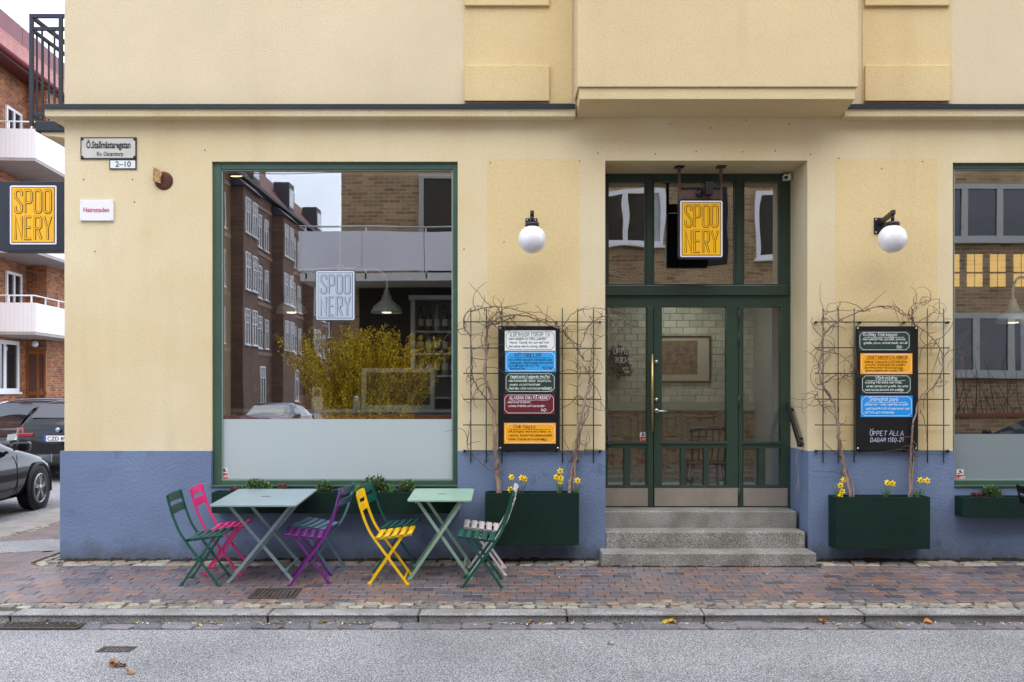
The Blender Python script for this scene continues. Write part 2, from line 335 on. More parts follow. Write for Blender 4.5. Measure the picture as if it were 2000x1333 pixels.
# bricks: rows that follow the wall and bend round the corner
br = MB().cbox(-.071, .071, -.0552, .0552, -.03, .0, .0018).mesh('brick', BRK)
stuff = MB(); n_ind = 0
PIT, BW = .1125, .147
for row in range(11):
    r = .25 + PIT * (row + .5); off = BW * ((row % 2) * .5 + .1 * math.sin(row * 2.1))
    s = 11.2 + off
    arc = R(90) * (r + .03)
    while s > -arc - 7.0:
        p, a = walk(s, r); s -= BW
        if a < -1.5 and .62 < p.y < 1.5: continue      # asphalt patch in the side pavement
        if p.x < -4.15 and p.y < -1.45 and row > 9: pass
        rz = a + rnd.gauss(0, .006); q = Vector((p.x + rnd.gauss(0, .0012), p.y + rnd.gauss(0, .0012), p.z + rnd.gauss(0, .0012)))
        tx = R(2.86) * 1.0 + rnd.gauss(0, .008); ty = rnd.gauss(0, .006)
        flip = rnd.random() < .5
        M = Matrix.Translation(q) @ Matrix.Rotation(rz, 4, 'Z') @ Matrix.Rotation(tx, 4, 'X') @ Matrix.Rotation(ty, 4, 'Y')
        z = q.y + CY
        seen = abs(q.x) / z < .545 and a > -.3
        if row >= 6 and seen and n_ind < 298:
            o = inst('brick', br, SW); o.matrix_local = M; n_ind += 1
        else:
            i = len(stuff.v); stuff.v += [tuple(M @ v.co) for v in br.vertices]
            for f in br.polygons: stuff.f.append(tuple(i + k for k in f.vertices)); stuff.sm.append(False)
stuff.build('paving_bricks', BRK, SW, kind='stuff')
def stone(w, d, h, seed):                             # uneven sett
    g = random.Random(seed); bm = bmesh.new(); bmesh.ops.create_cube(bm, size=1)
    bmesh.ops.bevel(bm, geom=bm.edges[:], offset=.12, segments=1, affect='EDGES')
    for v in bm.verts: v.co = Vector((v.co.x * w + g.gauss(0, .06) * w, v.co.y * d + g.gauss(0, .06) * d, v.co.z * h - h / 2 + g.gauss(0, .05) * h))
    me = bpy.data.meshes.new('cobblestone'); bm.to_mesh(me); bm.free(); return me
cobs = [stone(.108, .062, .06, k) for k in range(7)]
for me in cobs: me.materials.append(COB)
cst = MB(); n_ind = 0
for row in range(5):
    r = (1.467, 1.537, 1.607, .07, .165)[row]; dx = .113 if row < 3 else .15
    s = 11.2 + rnd.random() * .1
    while s > -R(90) * (r + .03) - 7:
        st = dx * rnd.uniform(.82, 1.2); s -= st; p, a = walk(s, r)
        if a < -1.5 and .62 < p.y < 1.5: continue
        if row > 2 and .80 < p.x < 2.92: continue
        me = cobs[rnd.randrange(7)]
        M = Matrix.Translation(p + Vector((0, 0, rnd.uniform(-.008, .004)))) @ Matrix.Rotation(a + rnd.gauss(0, .05), 4, 'Z') @ Matrix.Rotation(R(2.86) + rnd.gauss(0, .04), 4, 'X') @ Matrix.Diagonal((st / .113, 1.0 if row < 3 else 1.35, 1, 1))
        if row < 3 and abs(p.x) / (p.y + CY) < .55 and n_ind < 290: o = inst('cobblestone', me, SW); o.matrix_local = M; n_ind += 1
        else:
            i = len(cst.v); cst.v += [tuple(M @ v.co) for v in me.vertices]
            for f in me.polygons: cst.f.append(tuple(i + k for k in f.vertices)); cst.sm.append(False)
cst.build('cobblestones', COB, SW, kind='stuff')
# asphalt patch in the side pavement
struct(MB().face([(XL - 1.75, .62, -.082), (XL - .0, .62, -.002), (XL, 1.5, -.002), (XL - 1.75, 1.5, -.082)]).build('pavement_patch', ASPH))
# kerb: one stone after the other, round the corner and up the side street
KY0, KY1 = -1.852, -1.664; KZ = -.0915
KB = struct(MB().box(-6.9, 9, KY0 + .03, KY1 - .01, -.3, KZ - .02).build('kerb', JOINT))
jx = [X(v, KY0) for v in (20, 523, 817, 1108, 1376, 1690, 2010)] + [5.2, 6.4, 7.6, 9]
for a, b in zip(jx, jx[1:]):
    MB().box(a + .004, b - .004, KY0 + rnd.uniform(-.006, .006), KY1, -.3, KZ + rnd.uniform(-.003, .004)).build('kerb_stone', KERBM, KB, bevel=.016, seg=3)
MB().box(-5.0, jx[0] - .005, KY0 - .003, KY1, -.3, KZ - .006).build('kerb_stone', KERBM, KB, bevel=.016, seg=3)
cx, cy, Ra = -5.0, -.15, 1.70
for k in range(4):
    a0, a1 = R(270 - 22.5 * k - .2), R(270 - 22.5 * (k + 1) + .2); m = MB()
    for q in range(3):
        b0 = a0 + (a1 - a0) * q / 3; b1 = a0 + (a1 - a0) * (q + 1) / 3
        P4 = [(cx + Ra * math.cos(b1), cy + Ra * math.sin(b1)), (cx + Ra * math.cos(b0), cy + Ra * math.sin(b0)), (cx + (Ra - .18) * math.cos(b0), cy + (Ra - .18) * math.sin(b0)), (cx + (Ra - .18) * math.cos(b1), cy + (Ra - .18) * math.sin(b1))]
        m.hexa([p + (-.3,) for p in P4] + [p + (KZ,) for p in P4])
    m.build('kerb_stone', KERBM, KB)
yy = -.14
for k in range(14):
    MB().box(-6.7, -6.53, yy + .004, yy + 1.2, -.3, KZ).build('kerb_stone', KERBM, KB, bevel=.014); yy += 1.204
MB().face([(-6.54, -.2, -.088), (XL - 1.6, -.2, -.085), (XL - 1.6, 16, -.085), (-6.54, 16, -.088)]).face([(-6.2, -1.3, -.0885), (XL - .9, -1.6, -.0865), (XL - 1.6, -.2, -.0862), (-6.54, -.2, -.089)]).build('side_pavement', mat('side_paving', rgb('8E8680'), .6, var=(6, .3), bump=(40, .003)), SW)
# gutter setts
GB = struct(MB().box(-5.2, 9, -2.05, KY0 + .02, -.3, ZR + .001).build('gutter', JOINT)); gx = -4.9; gst = [stone(.21, .16, .08, 40 + k) for k in range(5)]
for me in gst: me.materials.append(GUT); me.name = 'gutter_stone'
while gx < 6:
    w = rnd.uniform(.19, .28)
    if not (-3.95 < gx + w / 2 < -3.28): inst('gutter_stone', gst[rnd.randrange(5)], GB, (gx + w / 2, -1.945 + rnd.gauss(0, .004), ZR + .012 + rnd.uniform(-.006, .004)), (rnd.gauss(0, .03), 0, rnd.gauss(0, .03)), (w / .215, 1.1, 1))
    gx += w
IRON = mat('cast_iron', rgb('4A413C'), .6, metal=.3, var=(20, .4), bump=(60, .002))
def grate(label, x0, x1, y0, y1, z0, z1, nb, slant=0):
    t = thing('drain_grate', label, 'drain grate', ((x0 + x1) / 2, (y0 + y1) / 2, (z0 + z1) / 2), group='iron drain grates'); c = t.location
    tilt = math.atan2(z1 - z0, y1 - y0); t.rotation_euler = (tilt, 0, 0); w, d = (x1 - x0) / 2, (y1 - y0) / 2
    MB().box(-w, w, -d, d, -.03, -.012).build('pit', mat('pit_dark', rgb('120F0D'), .9), t)
    m = MB(); f = .028; m.box(-w, w, -d, -d + f, -.01, .006).box(-w, w, d - f, d, -.01, .006).box(-w, -w + f, -d + f, d - f, -.01, .006).box(w - f, w, -d + f, d - f, -.01, .006); m.build('frame', IRON, t, bevel=.003)
    for k in range(nb):
        u = -w + f + (2 * w - 2 * f) * (k + .5) / nb
        MB().bar((u - slant, -d + f, 0), (u + slant, d - f, 0), (2 * w) / nb * .45, .012).build('bar', IRON, t)
    return t
def gz(Y): return T * (Y + .03)
grate('small rusty iron grate set among the paving bricks near the bistro tables', -2.19, -1.80, -1.42, -1.11, gz(-1.42) + .004, gz(-1.11) + .004, 9)
grate('large iron gutter grate littered with leaves against the kerb', -3.93, -3.30, -2.06, -1.87, ZR + .012, ZR + .012, 12, .02)
grate('little square cover sunk in the asphalt of the road', -2.90, -2.66, -2.67, -2.52, ZR - .002, ZR - .002, 6)
# ------------------------------------------------------------------ the corner building
B = thing('corner_building', 'cream rendered corner building with green shop front and blue grey plinth', 'building', (0, 0, 0))
BX0, BX1, BY1, BTOP = X(126), 9.0, 6.5, 9.6
W1 = (X(414), X(894), Z(950), Z(316)); DO = (X(1182), X(1577), -.4, Z(314)); W2 = (X(1861), 7.3, Z(950), Z(318))
def hole(x, z):
    for a in (W1, DO, W2):
        if a[0] < x < a[1] and a[2] < z < a[3]: return True
    return False
ZP, ZC = Z(881), Z(205)
us = [BX0, BX1, W1[0], W1[1], DO[0], DO[1], W2[0], W2[1]]
MB().gridwall(us, [ZP, ZC, W1[3], DO[3], W2[3]], hole, 0, .62).build('wall', STUC, B)
pu = [XL if u == BX0 else u for u in us]
for a, b in ((0, 4), (4, 8)):
    MB().gridwall([u for u in sorted(pu) if (u <= DO[0] if a == 0 else u >= DO[1])], [-.4, ZP, W1[2]], hole, -.03, .62).build('plinth', PLIN, B)
MB().box(BX0, BX1, 0, .62, ZC, BTOP).build('upper_wall', STUP, B)
MB().box(BX0, BX0 + .3, .622, BY1, ZP, BTOP).build('side_wall', STUC, B)
MB().box(XL, BX0 + .3, .622, BY1, -.4, ZP - .001).build('side_plinth', PLIN, B)
MB().box(BX1 - .3, BX1, .622, BY1, -.4, BTOP).box(BX0, BX1, BY1, BY1 + .3, -.4, BTOP).build('rear_wall', STUP, B)
MB().box(BX0 - .2, BX1 + .1, -.25, BY1 + .4, BTOP, BTOP + .25).build('roof', NAVY, B)
# painted-over patches behind the lamps
for a, b in ((952, 1131), (1632, 1830)):
    MB().box(X(a), X(b), -.0016, 0.01, ZP, Z(311)).build('paint_patch', stucco('stucco_patch', rgb('E0C996')), B)
# cornice and flashing
cp = [(0, Z(236)), (-.03, 4.29), (-.125, 4.292), (-.132, 4.36), (0, 4.42)]
fl = [(0, 4.425), (-.135, 4.362), (-.150, 4.358), (-.150, 4.402), (0, 4.448)]
for a, b in ((BX0 - .13, X(1122)), (X(1642), BX1)):
    MB().prism(cp, a, b, 'yz').build('cornice', STUC, B); MB().prism(fl, a - (.02 if a < 0 else 0), b, 'yz').build('flashing', NAVY, B)
MB().prism([(BX0 + p[0], p[1]) for p in cp], .0, BY1, 'xz').build('cornice', STUC, B)
MB().prism([(BX0 + p[0], p[1]) for p in fl], .0, BY1, 'xz').build('flashing', NAVY, B)
# oriel above the door
ob = MB(); YB = -.42; xa, xb = X(1128, YB), X(1676, YB); zl = Z(193, YB); zm = Z(170, YB)
ob.box(xa, xb, YB, 0, zm, BTOP); ob.hexa([(xa + .02, YB + .02, zl), (xb - .02, YB + .02, zl), (xb - .02, -.001, Z(231)), (xa + .02, -.001, Z(231)), (xa + .02, YB + .02, zm - .001), (xb - .02, YB + .02, zm - .001), (xb - .02, -.001, zm - .001), (xa + .02, -.001, zm - .001)])
ob.build('bay', stucco('stucco_bay', rgb('DAC69A')), B, bevel=.006)
# ochre pilasters with raised blocks
for a, b, c, d in ((907, 1073, 907, 1118), (1690, 1856, 1684, 1857)):
    MB().box(X(c), X(d), -.008, .01, 4.45, BTOP).build('pilaster', STUY, B)
    for q in range(6):
        z1 = Z(130) + q * .93; MB().box(X(a, -.04), X(b, -.04), -.04, -.008, z1 - .35, z1).build('raised_block', STUY, B, bevel=.006)
# granite steps
GS = GRANITE
for x0, x1, y0, y1, z0, z1 in ((.848, 2.874, -.315, -.028, -.25, .115), (DO[0] + .002, DO[1] - .03, -.03, .24, -.25, .275), (DO[0] + .002, DO[1] - .03, .24, .70, -.25, .438)):
    MB().box(x0, x1, y0, y1, z0, z1).build('step', GS, B, bevel=.012, seg=3)
# reveal cheeks by the steps are part of the plinth: door recess closing
# ---- windows
def shop_window(w, fw, ft, fb, fr, film_top, film_mat, rail, yf=.079):
    wd = MB(); x0, x1, z0, z1 = w
    wd.box(x0, x0 + fw, .03, .10, z0, z1).box(x1 - fr, x1, .03, .10, z0, z1).box(x0 + fw, x1 - fr, .03, .10, z1 - ft, z1).box(x0 + fw, x1 - fr, .03, .10, z0, z0 + fb)
    o = wd.build('window', GREENW, B, bevel=.006)
    MB().box(x0 + fw * .3, x1 - fr * .3, .026, .04, z1 - .02, z1 - .002).build('frame_bead', GREENW, o)
    MB().box(x0 - .0, x1 + .0, -.045, .03, z0 - .005, z0 + .012).build('sill', GREENW, o, bevel=.003)
    bead = MB(); t = .012; a0, a1, c0, c1 = x0 + fw, x1 - fr, z0 + fb, z1 - ft
    bead.box(a0, a0 + t, .045, .06, c0, c1).box(a1 - t, a1, .045, .06, c0, c1).box(a0 + t, a1 - t, .045, .06, c1 - t, c1).box(a0 + t, a1 - t, .045, .06, c0, c0 + t); bead.build('glazing_bead', mat('bead_grey', rgb('8E9A94'), .5), o)
    MB().box(a0, a1, .066, .072, c0, c1).build('pane', GLASSW, o)
    MB().box(a0 + .004, a1 - .004, yf - .001, yf + .001, c0 + .013, film_top).build('frosted_film', film_mat, o)
    if rail: MB().box(a0, a1, .085, .40, film_top + .002, film_top + .035).build('counter_edge', mat('counter_wood', rgb('8A4A26'), .4, var=(5, .3), bump=(20, .001, (8, 1, 1))), o)
    return o
FILM1 = translucent('frosted_film', rgb('B4BEBE'), .97, .3); FILM2 = translucent('frosted_film_grey', rgb('8C9899'), .8, .3)
w1 = shop_window(W1, .080, .070, .055, .050, Z(819, .08), FILM1, True, .064)
w2 = shop_window(W2, .026, .050, .055, .06, Z(848, .08), FILM2, False, .064)
# alarm stickers with a red lower half
def sticker(x, y, Y, par, w=.072, h=.115):
    x0, z1 = X(x, Y), Z(y, Y)
    o = MB().box(x0, x0 + w, Y - .001, Y, z1 - h, z1).build('alarm_sticker', mat('sticker_white', rgb('DADADA'), .5), par)
    MB().box(x0 + .002, x0 + w - .002, Y - .002, Y - .001, z1 - h + .002, z1 - h * .47).build('red_field', mat('sticker_red', rgb('C41F26'), .5), o)
    m = MB(); stroke_text(m, 'LARM', x0 + w * .14, z1 - h * .83, h * .2, Y - .003, h * .03); m.build('lettering', mat('ink_white', rgb('F0F0F0'), .6), o)
    m = MB(); m.lathe([(0, -.0005), (.011, -.0005), (.011, 0), (0, 0)], (x0 + w * .5, Y - .0015, z1 - h * .16), 10, 'y').ribbon([(x0 + w * .2, z1 - h * .38), (x0 + w * .5, z1 - h * .32), (x0 + w * .85, z1 - h * .27)], .008, Y - .002); m.build('emblem', mat('ink_dark', rgb('2A1A20'), .6), o)
# ---- stroke lettering
GL = dict(l.split(' ', 1) for l in '''a 36 16 05 03 12 32|36 32
b 08 02|05 16 26 35 33 22 12 03
c 35 26 16 05 03 12 22 33
d 38 32|35 26 16 05 03 12 22 33
e 04 34 35 26 16 05 03 12 22 33
f 38 28 17 12|06 26
g 36 31 20 10 01|35 26 16 05 03 12 22 33
h 08 02|05 16 26 35 32
i 06 02|08 07
j 16 11 00|18 17
k 08 02|36 04 32
l 08 02
m 06 02|05 16 25 22|25 36 45 42
n 06 02|05 16 26 35 32
o 16 05 03 12 22 33 35 26 16
p 06 00|05 16 26 35 33 22 12 03
q 36 30|35 26 16 05 03 12 22 33
r 06 02|04 16 26
s 36 16 05 14 24 33 22 02
t 18 13 22 32|06 26
u 06 03 12 22 33|36 32
v 06 22 46
w 06 12 25 32 46
x 06 32|36 02
y 06 13 23|36 10
z 06 36 02 32
A 02 28 42|14 34
B 02 08 28 37 36 25 05|25 34 33 22 02
C 37 28 18 07 03 12 22 33
D 02 08 28 36 34 22 02
E 38 08 02 32|05 25
F 38 08 02|05 25
G 37 28 18 07 03 12 22 33 35 25
H 08 02|38 32|05 35
I 08 02
K 08 02|38 05 32
L 08 02 32
M 02 08 25 48 42
N 02 08 32 38
O 18 07 03 12 22 33 37 28 18
P 02 08 28 37 36 25 05
R 02 08 28 37 36 25 05|25 32
S 37 28 18 07 06 34 33 22 12 03
T 08 48|28 22
U 08 03 12 22 33 38
V 08 22 48
Z 08 38 02 32
0 18 07 03 12 22 33 37 28 18
1 07 18 12
2 07 18 28 37 36 02 32
3 08 38 15 25 34 33 22 12 03
4 28 04 34|37 32
5 38 08 05 25 34 33 22 02
7 08 38 12
8 18 07 06 34 33 22 12 03 04 36 37 28 18
9 35 15 06 07 18 28 37 32
, 12 01
. 02 03
- 04 24
/ 01 38
: 02 03|05 06
v_ 07 18 27 22'''.split('\n'))
for k, bs, ex in (('ä', 'a', '|08 07|28 27'), ('ö', 'o', '|08 07|28 27'), ('å', 'a', '|18 08 07 17 18'), ('Ä', 'A', '|19 1:|39 3:'), ('Ö', 'O', '|09 0:|39 3:'), ('Å', 'A', '|1: 3: 39 19 1:')): GL[k] = GL[bs] + ex
def text_width(t, h):
    k = h / 6; w = 0
    for ch in t: w += 2.2 if ch == ' ' or ch not in GL else max(int(p[0]) for s in GL[ch].split('|') for p in s.split()) + 1.25
    return w * k
def stroke_text(mb, t, x, z, h, Y, w, jit=.10, g=random.Random(5)):
    k = h / 6
    for ch in t:
        if ch == ' ' or ch not in GL: x += 2.2 * k; continue
        mw = 0; dz = g.gauss(0, jit) * 2 * k; sc = 1 + g.gauss(0, jit * .6); sl = .12 + g.gauss(0, jit * .4)
        for s in GL[ch].split('|'):
            pp = []
            for p in s.split():
                px, pz = int(p[0]), ord(p[1]) - 50; mw = max(mw, px)
                pp.append((x + (px * sc + pz * sl + g.gauss(0, jit)) * k, z + (pz * sc + g.gauss(0, jit)) * k + dz))
            mb.ribbon(pp, w, Y)
        x += (mw + 1.25) * k
    return mb
sticker(431, 914, .062, w1); sticker(1868, 917, .062, w2)
# ---- door front
YD, YG = .560, .612
D = MB()
def dbox(m, xa, xb, ya, yb, Y0=YD, Y1=.66): return m.pbox(xa, xb, ya, yb, Y0, Y1)
ent = MB()
dbox(ent, 1168, 1541, 326, 352); dbox(ent, 1168, 1186, 352, 991); dbox(ent, 1526, 1541, 352, 991); dbox(ent, 1186, 1526, 558, 600, YD + .005)
dbox(ent, 1263, 1275, 352, 558); dbox(ent, 1438, 1451, 352, 558); dbox(ent, 1265, 1276, 600, 991, YD - .004); dbox(ent, 1443, 1451, 600, 991, YD + .003)
ent.box(X(1541, YD), DO[1] + .002, YD, .66, .40, DO[3] + .02)
EF = ent.build('entrance_frame', GREEN, B, bevel=.004)
dbox(MB(), 1178, 1541, 557, 577, YD - .03, YD).build('transom', GREEN, EF, bevel=.006)
mo = MB()
for a, b, c, d in ((1186, 1263, 352, 558), (1275, 1438, 352, 558), (1451, 1526, 352, 558)):
    dbox(mo, a, a + 3, c, d, YD + .012, YG); dbox(mo, b - 3, b, c, d, YD + .012, YG); dbox(mo, a + 3, b - 3, c, c + 3, YD + .012, YG); dbox(mo, a + 3, b - 3, d - 3, d, YD + .012, YG)
    dbox(MB(), a, b, c, d, YG, YG + .006).build('transom_pane', GLASST, EF)
mo.build('glazing_bead', GREEN, EF)
def leaf(name, x0, x1, sl, sr, panes, kick):
    m = MB(); dbox(m, x0, x0 + sl, 578, 990, YD + .004, .65); dbox(m, x1 - sr, x1, 578, 990, YD + .004, .65) if sr else 0
    a, b = x0 + sl, x1 - sr
    dbox(m, a, b, 578, 600, YD + .004, .65); dbox(m, a, b, 865, 876, YD + .002, .65); dbox(m, a, b, 949, 990, YD + .004, .65)
    for p, q in zip(panes, panes[1:]): dbox(m, p[1], q[0], 876, 949, YD + .004, .65)
    if panes[0][0] > a: dbox(m, a, panes[0][0], 876, 949, YD + .004, .65)
    if panes[-1][1] < b: dbox(m, panes[-1][1], b, 876, 949, YD + .004, .65)
    o = m.build(name, GREEN, B, bevel=.003)
    dbox(MB(), a - 2, b + 2, 863, 868, YD - .012, YD + .01).build('rail', GREEN, o, bevel=.003)
    dbox(MB(), a - 2, b + 2, 948.5, 953, YD - .006, YD + .01).build('bottom_rail', GREEN, o, bevel=.002)
    dbox(MB(), a, b, 600, 865, YG, YG + .006).build('pane', GLASSD, o)
    for p in panes: dbox(MB(), p[0], p[1], 876, 949, YG, YG + .006).build('lower_pane', GLASSD, o)
    dbox(MB(), kick[0], kick[1], 953.5, 989, YD - .003, YD + .004).build('kick_plate', KICK, o)
    return o
L1 = leaf('sidelight', 1181, 1266, 6, 3, [(1187, 1219), (1231, 1262)], (1176, 1266))
DL = leaf('door', 1277.5, 1442, 15.5, 23, [(1293, 1330), (1339, 1375), (1385, 1419)], (1278.5, 1441))
L2 = leaf('sidelight', 1451.5, 1527, .5, 0, [(1452, 1482), (1495, 1527)], (1452, 1538))
h = MB(); h.tube([(X(1274, .50), .50, Z(692, .5)), (X(1274, .50), .50, Z(843, .5))], .014, 10); h.tube([(X(1274, .5), .50, Z(715, .5)), (X(1276, .5), .56, Z(715, .5))], .008).tube([(X(1274, .5), .50, Z(820, .5)), (X(1276, .5), .56, Z(820, .5))], .008); h.build('pull_handle', BRASS, DL)
for y in (707, 781): MB().lathe([(0, -.018), (.014, -.018), (.016, -.012), (.024, -.010), (.024, 0)], (X(1282, YD), YD + .004, Z(y, YD)), 16, 'y').build('lock_cylinder', STEEL, DL)
lv = MB(); lx, lz = X(1282, YD), Z(803, YD); lv.lathe([(0, -.012), (.024, -.012), (.026, 0)], (lx, YD + .004, lz), 16, 'y').tube([(lx, YD, lz), (lx, YD - .05, lz), (lx + .02, YD - .058, lz - .001), (lx + .115, YD - .058, lz - .006)], .009, 8); lv.build('lever_handle', STEEL, DL)
for y in (618, 662, 785, 965): MB().tube([(X(1443, YD), YD - .008, Z(y - 12, YD)), (X(1443, YD), YD - .008, Z(y + 12, YD))], .009, 8).build('hinge', GREEN, DL)
sticker(1250, 845, YG - .002, L1, .058, .098)
m = MB(); INKW = mat('chalk_white', rgb('A9B0AC'), .8)
stroke_text(m, 'ÖPPET', X(1198, YG), Z(691, YG), .055, YG - .003, .0045); m.build('chalk_word', INKW, L1); m = MB(); stroke_text(m, '1130-21', X(1201, YG), Z(709, YG), .052, YG - .003, .0045)
m.ribbon([(X(1222, YG), Z(728, YG)), (X(1217, YG), Z(721, YG)), (X(1219, YG), Z(718, YG)), (X(1222, YG), Z(721, YG)), (X(1225, YG), Z(718, YG)), (X(1227, YG), Z(721, YG)), (X(1222, YG), Z(728, YG))], .004, YG - .003); m.build('chalk_lettering', INKW, L1)
# ---- rooms behind the glass
def room(x0, x1, y0, y1, z0, z1, wallm, floorm, ceilm):
    MB().face([(x0, y1, z0), (x1, y1, z0), (x1, y1, z1), (x0, y1, z1)]).face([(x0, y0, z0), (x0, y1, z0), (x0, y1, z1), (x0, y0, z1)]).face([(x1, y1, z0), (x1, y0, z0), (x1, y0, z1), (x1, y1, z1)]).build('inner_wall', wallm, B)
    MB().face([(x0, y0, z0), (x1, y0, z0), (x1, y1, z0), (x0, y1, z0)]).build('inner_floor', floorm, B); MB().face([(x0, y0, z1), (x0, y1, z1), (x1, y1, z1), (x1, y0, z1)]).build('inner_ceiling', ceilm, B)
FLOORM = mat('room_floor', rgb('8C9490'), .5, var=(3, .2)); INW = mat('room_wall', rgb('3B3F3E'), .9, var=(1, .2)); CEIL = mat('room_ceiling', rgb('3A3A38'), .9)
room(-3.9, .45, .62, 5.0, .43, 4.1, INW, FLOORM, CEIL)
room(.62, 3.35, .70, 2.04, .436, 2.78, mat('lobby_wall', rgb('B8C2B6'), .8, var=(2, .1)), FLOORM, mat('lobby_ceiling', rgb('8A8C88'), .9))
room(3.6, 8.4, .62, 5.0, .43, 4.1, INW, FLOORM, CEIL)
MB().box(.62, 3.35, 1.9, 2.04, 2.80, 4.1).box(.62, 3.35, .70, 1.9, 2.785, 2.80).build('transom_dark_backing', DARK, B)  # dark wall and slab added above the lobby to keep the transom panes dark
# lobby: tiled wall, wainscot
YW = 2.03; TILE = pieces('wall_tile', [(0, rgb('CBD4C4')), (.25, rgb('D6DCCA')), (.5, rgb('C2CEBE')), (.75, rgb('DDE2D2'))], .25, 8, .15, .0008)
tw = MB().box(.64, 3.33, YW, YW + .008, Z(786, YW), 2.77).build('tiled_wall', mat('tile_grout', rgb('8F968C'), .9), B)
tm = MB().cbox(-.0745, .0745, -.0385, .0385, 0, .012, .003).mesh('wall_tile', TILE)
row = 0; zz = Z(786, YW) + .041
while zz < 2.72:
    xx = .64 + .0775 + (row % 2) * .0775
    while xx < 3.28:
        o = inst('wall_tile', tm, tw, (xx, YW, zz), (R(90), 0, 0))
        xx += .155
    zz += .081; row += 1
def distressed():
    m, N, L, b = nt('distressed_wood'); b.inputs['Roughness'].default_value = .8
    n = noise(N, L, 7, 6, rough=.75, mapping=(1, 1, 2.5)); r = ramp(N, [(.30, rgb('5C3A28')), (.42, rgb('8A5A3E')), (.50, rgb('9A8C74')), (.56, rgb('7F8C78')), (.66, rgb('6B3B2A')), (.76, rgb('B7AE98'))]); L.new(n.outputs['Fac'], r.inputs[0]); L.new(r.outputs[0], b.inputs['Base Color'])
    q = N.new('ShaderNodeBump'); q.inputs['Distance'].default_value = .004; L.new(n.outputs['Fac'], q.inputs['Height']); L.new(q.outputs[0], b.inputs['Normal']); return m
DIST = distressed(); YN = 1.97
wa = MB().box(.64, X(1492, YN), YN, YW, .56, Z(802, YN)).build('wainscot', DIST, B)
MB().box(.64, X(1492, YN), YN - .03, YW, Z(802, YN), Z(795, YN)).box(.64, X(1492, YN), YN - .015, YW, Z(795, YN) + .001, Z(786, YN)).build('dado_rail', mat('pale_green_trim', rgb('A9B5A6'), .6, var=(4, .15)), wa)
MB().box(.64, X(1492, YN), YN - .012, YW, .437, .56).build('skirting', mat('skirting_white', rgb('B9C2C0'), .6), wa)
pcol = [(1187, 1238), (1246, 1288), (1294, 1326), (1332, 1402), (1410, 1446), (1452, 1487)]
for a, b in pcol:
    for c, d in ((810, 862), (872, 924)):
        m = MB(); x0, x1, z0, z1 = X(a, YN), X(b, YN), Z(d, YN), Z(c, YN); t = .035
        m.box(x0, x1, YN - .018, YN, z0, z0 + t).box(x0, x1, YN - .018, YN, z1 - t, z1).box(x0, x0 + t, YN - .018, YN, z0 + t, z1 - t).box(x1 - t, x1, YN - .018, YN, z0 + t, z1 - t)
        m.box(x0 + .06, x1 - .06, YN - .012, YN, z0 + .06, z1 - .06); m.build('panel', DIST, wa, bevel=.006)
MB().box(X(1494, 1.5), 3.34, 1.2, YW - .002, .437, 2.775).build('side_partition', mat('partition', rgb('9BA09C'), .8), B)
# ------------------------------------------------------------------ restaurant signs
SPO = {'S': [[(3.6, 7.4), (3.6, 9.1), (2.9, 10), (1.1, 10), (.4, 9.1), (.4, 7.0), (3.6, 3.2), (3.6, .9), (2.9, 0), (1.1, 0), (.4, .9), (.4, 2.8)]],
 'P': [[(.4, -.3), (.4, 10), (2.9, 10), (3.6, 9.1), (3.6, 5.2), (2.9, 4.4), (.4, 4.4)]], 'O': [[(1.1, 0), (.4, .9), (.4, 9.1), (1.1, 10), (2.9, 10), (3.6, 9.1), (3.6, .9), (2.9, 0), (1.1, 0)]],
 'N': [[(.4, -.3), (.4, 10), (3.6, 0), (3.6, 10.3)]], 'E': [[(3.5, 10), (.5, 10), (.5, 0), (3.5, 0)], [(.5, 5.2), (3.3, 5.2)]],
 'R': [[(.4, -.3), (.4, 10), (2.9, 10), (3.6, 9.1), (3.6, 5.6), (2.9, 4.8), (.4, 4.8)], [(1.9, 4.8), (3.7, -.2)]], 'Y': [[(.2, 10.2), (2, 4.6), (3.8, 10.2)], [(2, 4.6), (2, -.3)]]}
YEL = mat('sign_yellow', rgb('F2B40A'), .4); INK = mat('sign_ink', rgb('2A1810'), .5); SWHITE = mat('sign_white', rgb('E8E6EA'), .4)
def spoonery(par, x, z, w, h, Y, ink, fill, lift=.002):
    cw = w / 4.72; lh = h * .46; k = cw / 4.0; kz = lh / 10.4
    mi, mf = MB(), MB()
    for r, word in enumerate(('SPOO', 'NERY')):
        for c, ch in enumerate(word):
            ox = x + c * cw * 1.24; oz = z + h - (r + 1) * lh - r * h * .075 + kz * .3
            for st in SPO[ch]:
                pp = [(ox + a * k, oz + b * kz) for a, b in st]; cl = ch == 'O'
                if cl: pp = pp[:-1]
                mi.ribbon([(a + k * .10, b - k * .12) for a, b in pp], k * 1.30, Y, cl); mf.ribbon(pp, k * .62, Y - lift, cl)
    mi.build('letter_outlines', ink, par); mf.build('letter_fill', fill, par)
def rrect(x0, x1, z0, z1, r, n=4):
    p = []
    for cx, cz, a0 in ((x1 - r, z1 - r, 0), (x0 + r, z1 - r, 90), (x0 + r, z0 + r, 180), (x1 - r, z0 + r, 270)):
        for k in range(n + 1): a = R(a0 + 90 * k / n); p.append((cx + r * math.cos(a), cz + r * math.sin(a)))
    return p
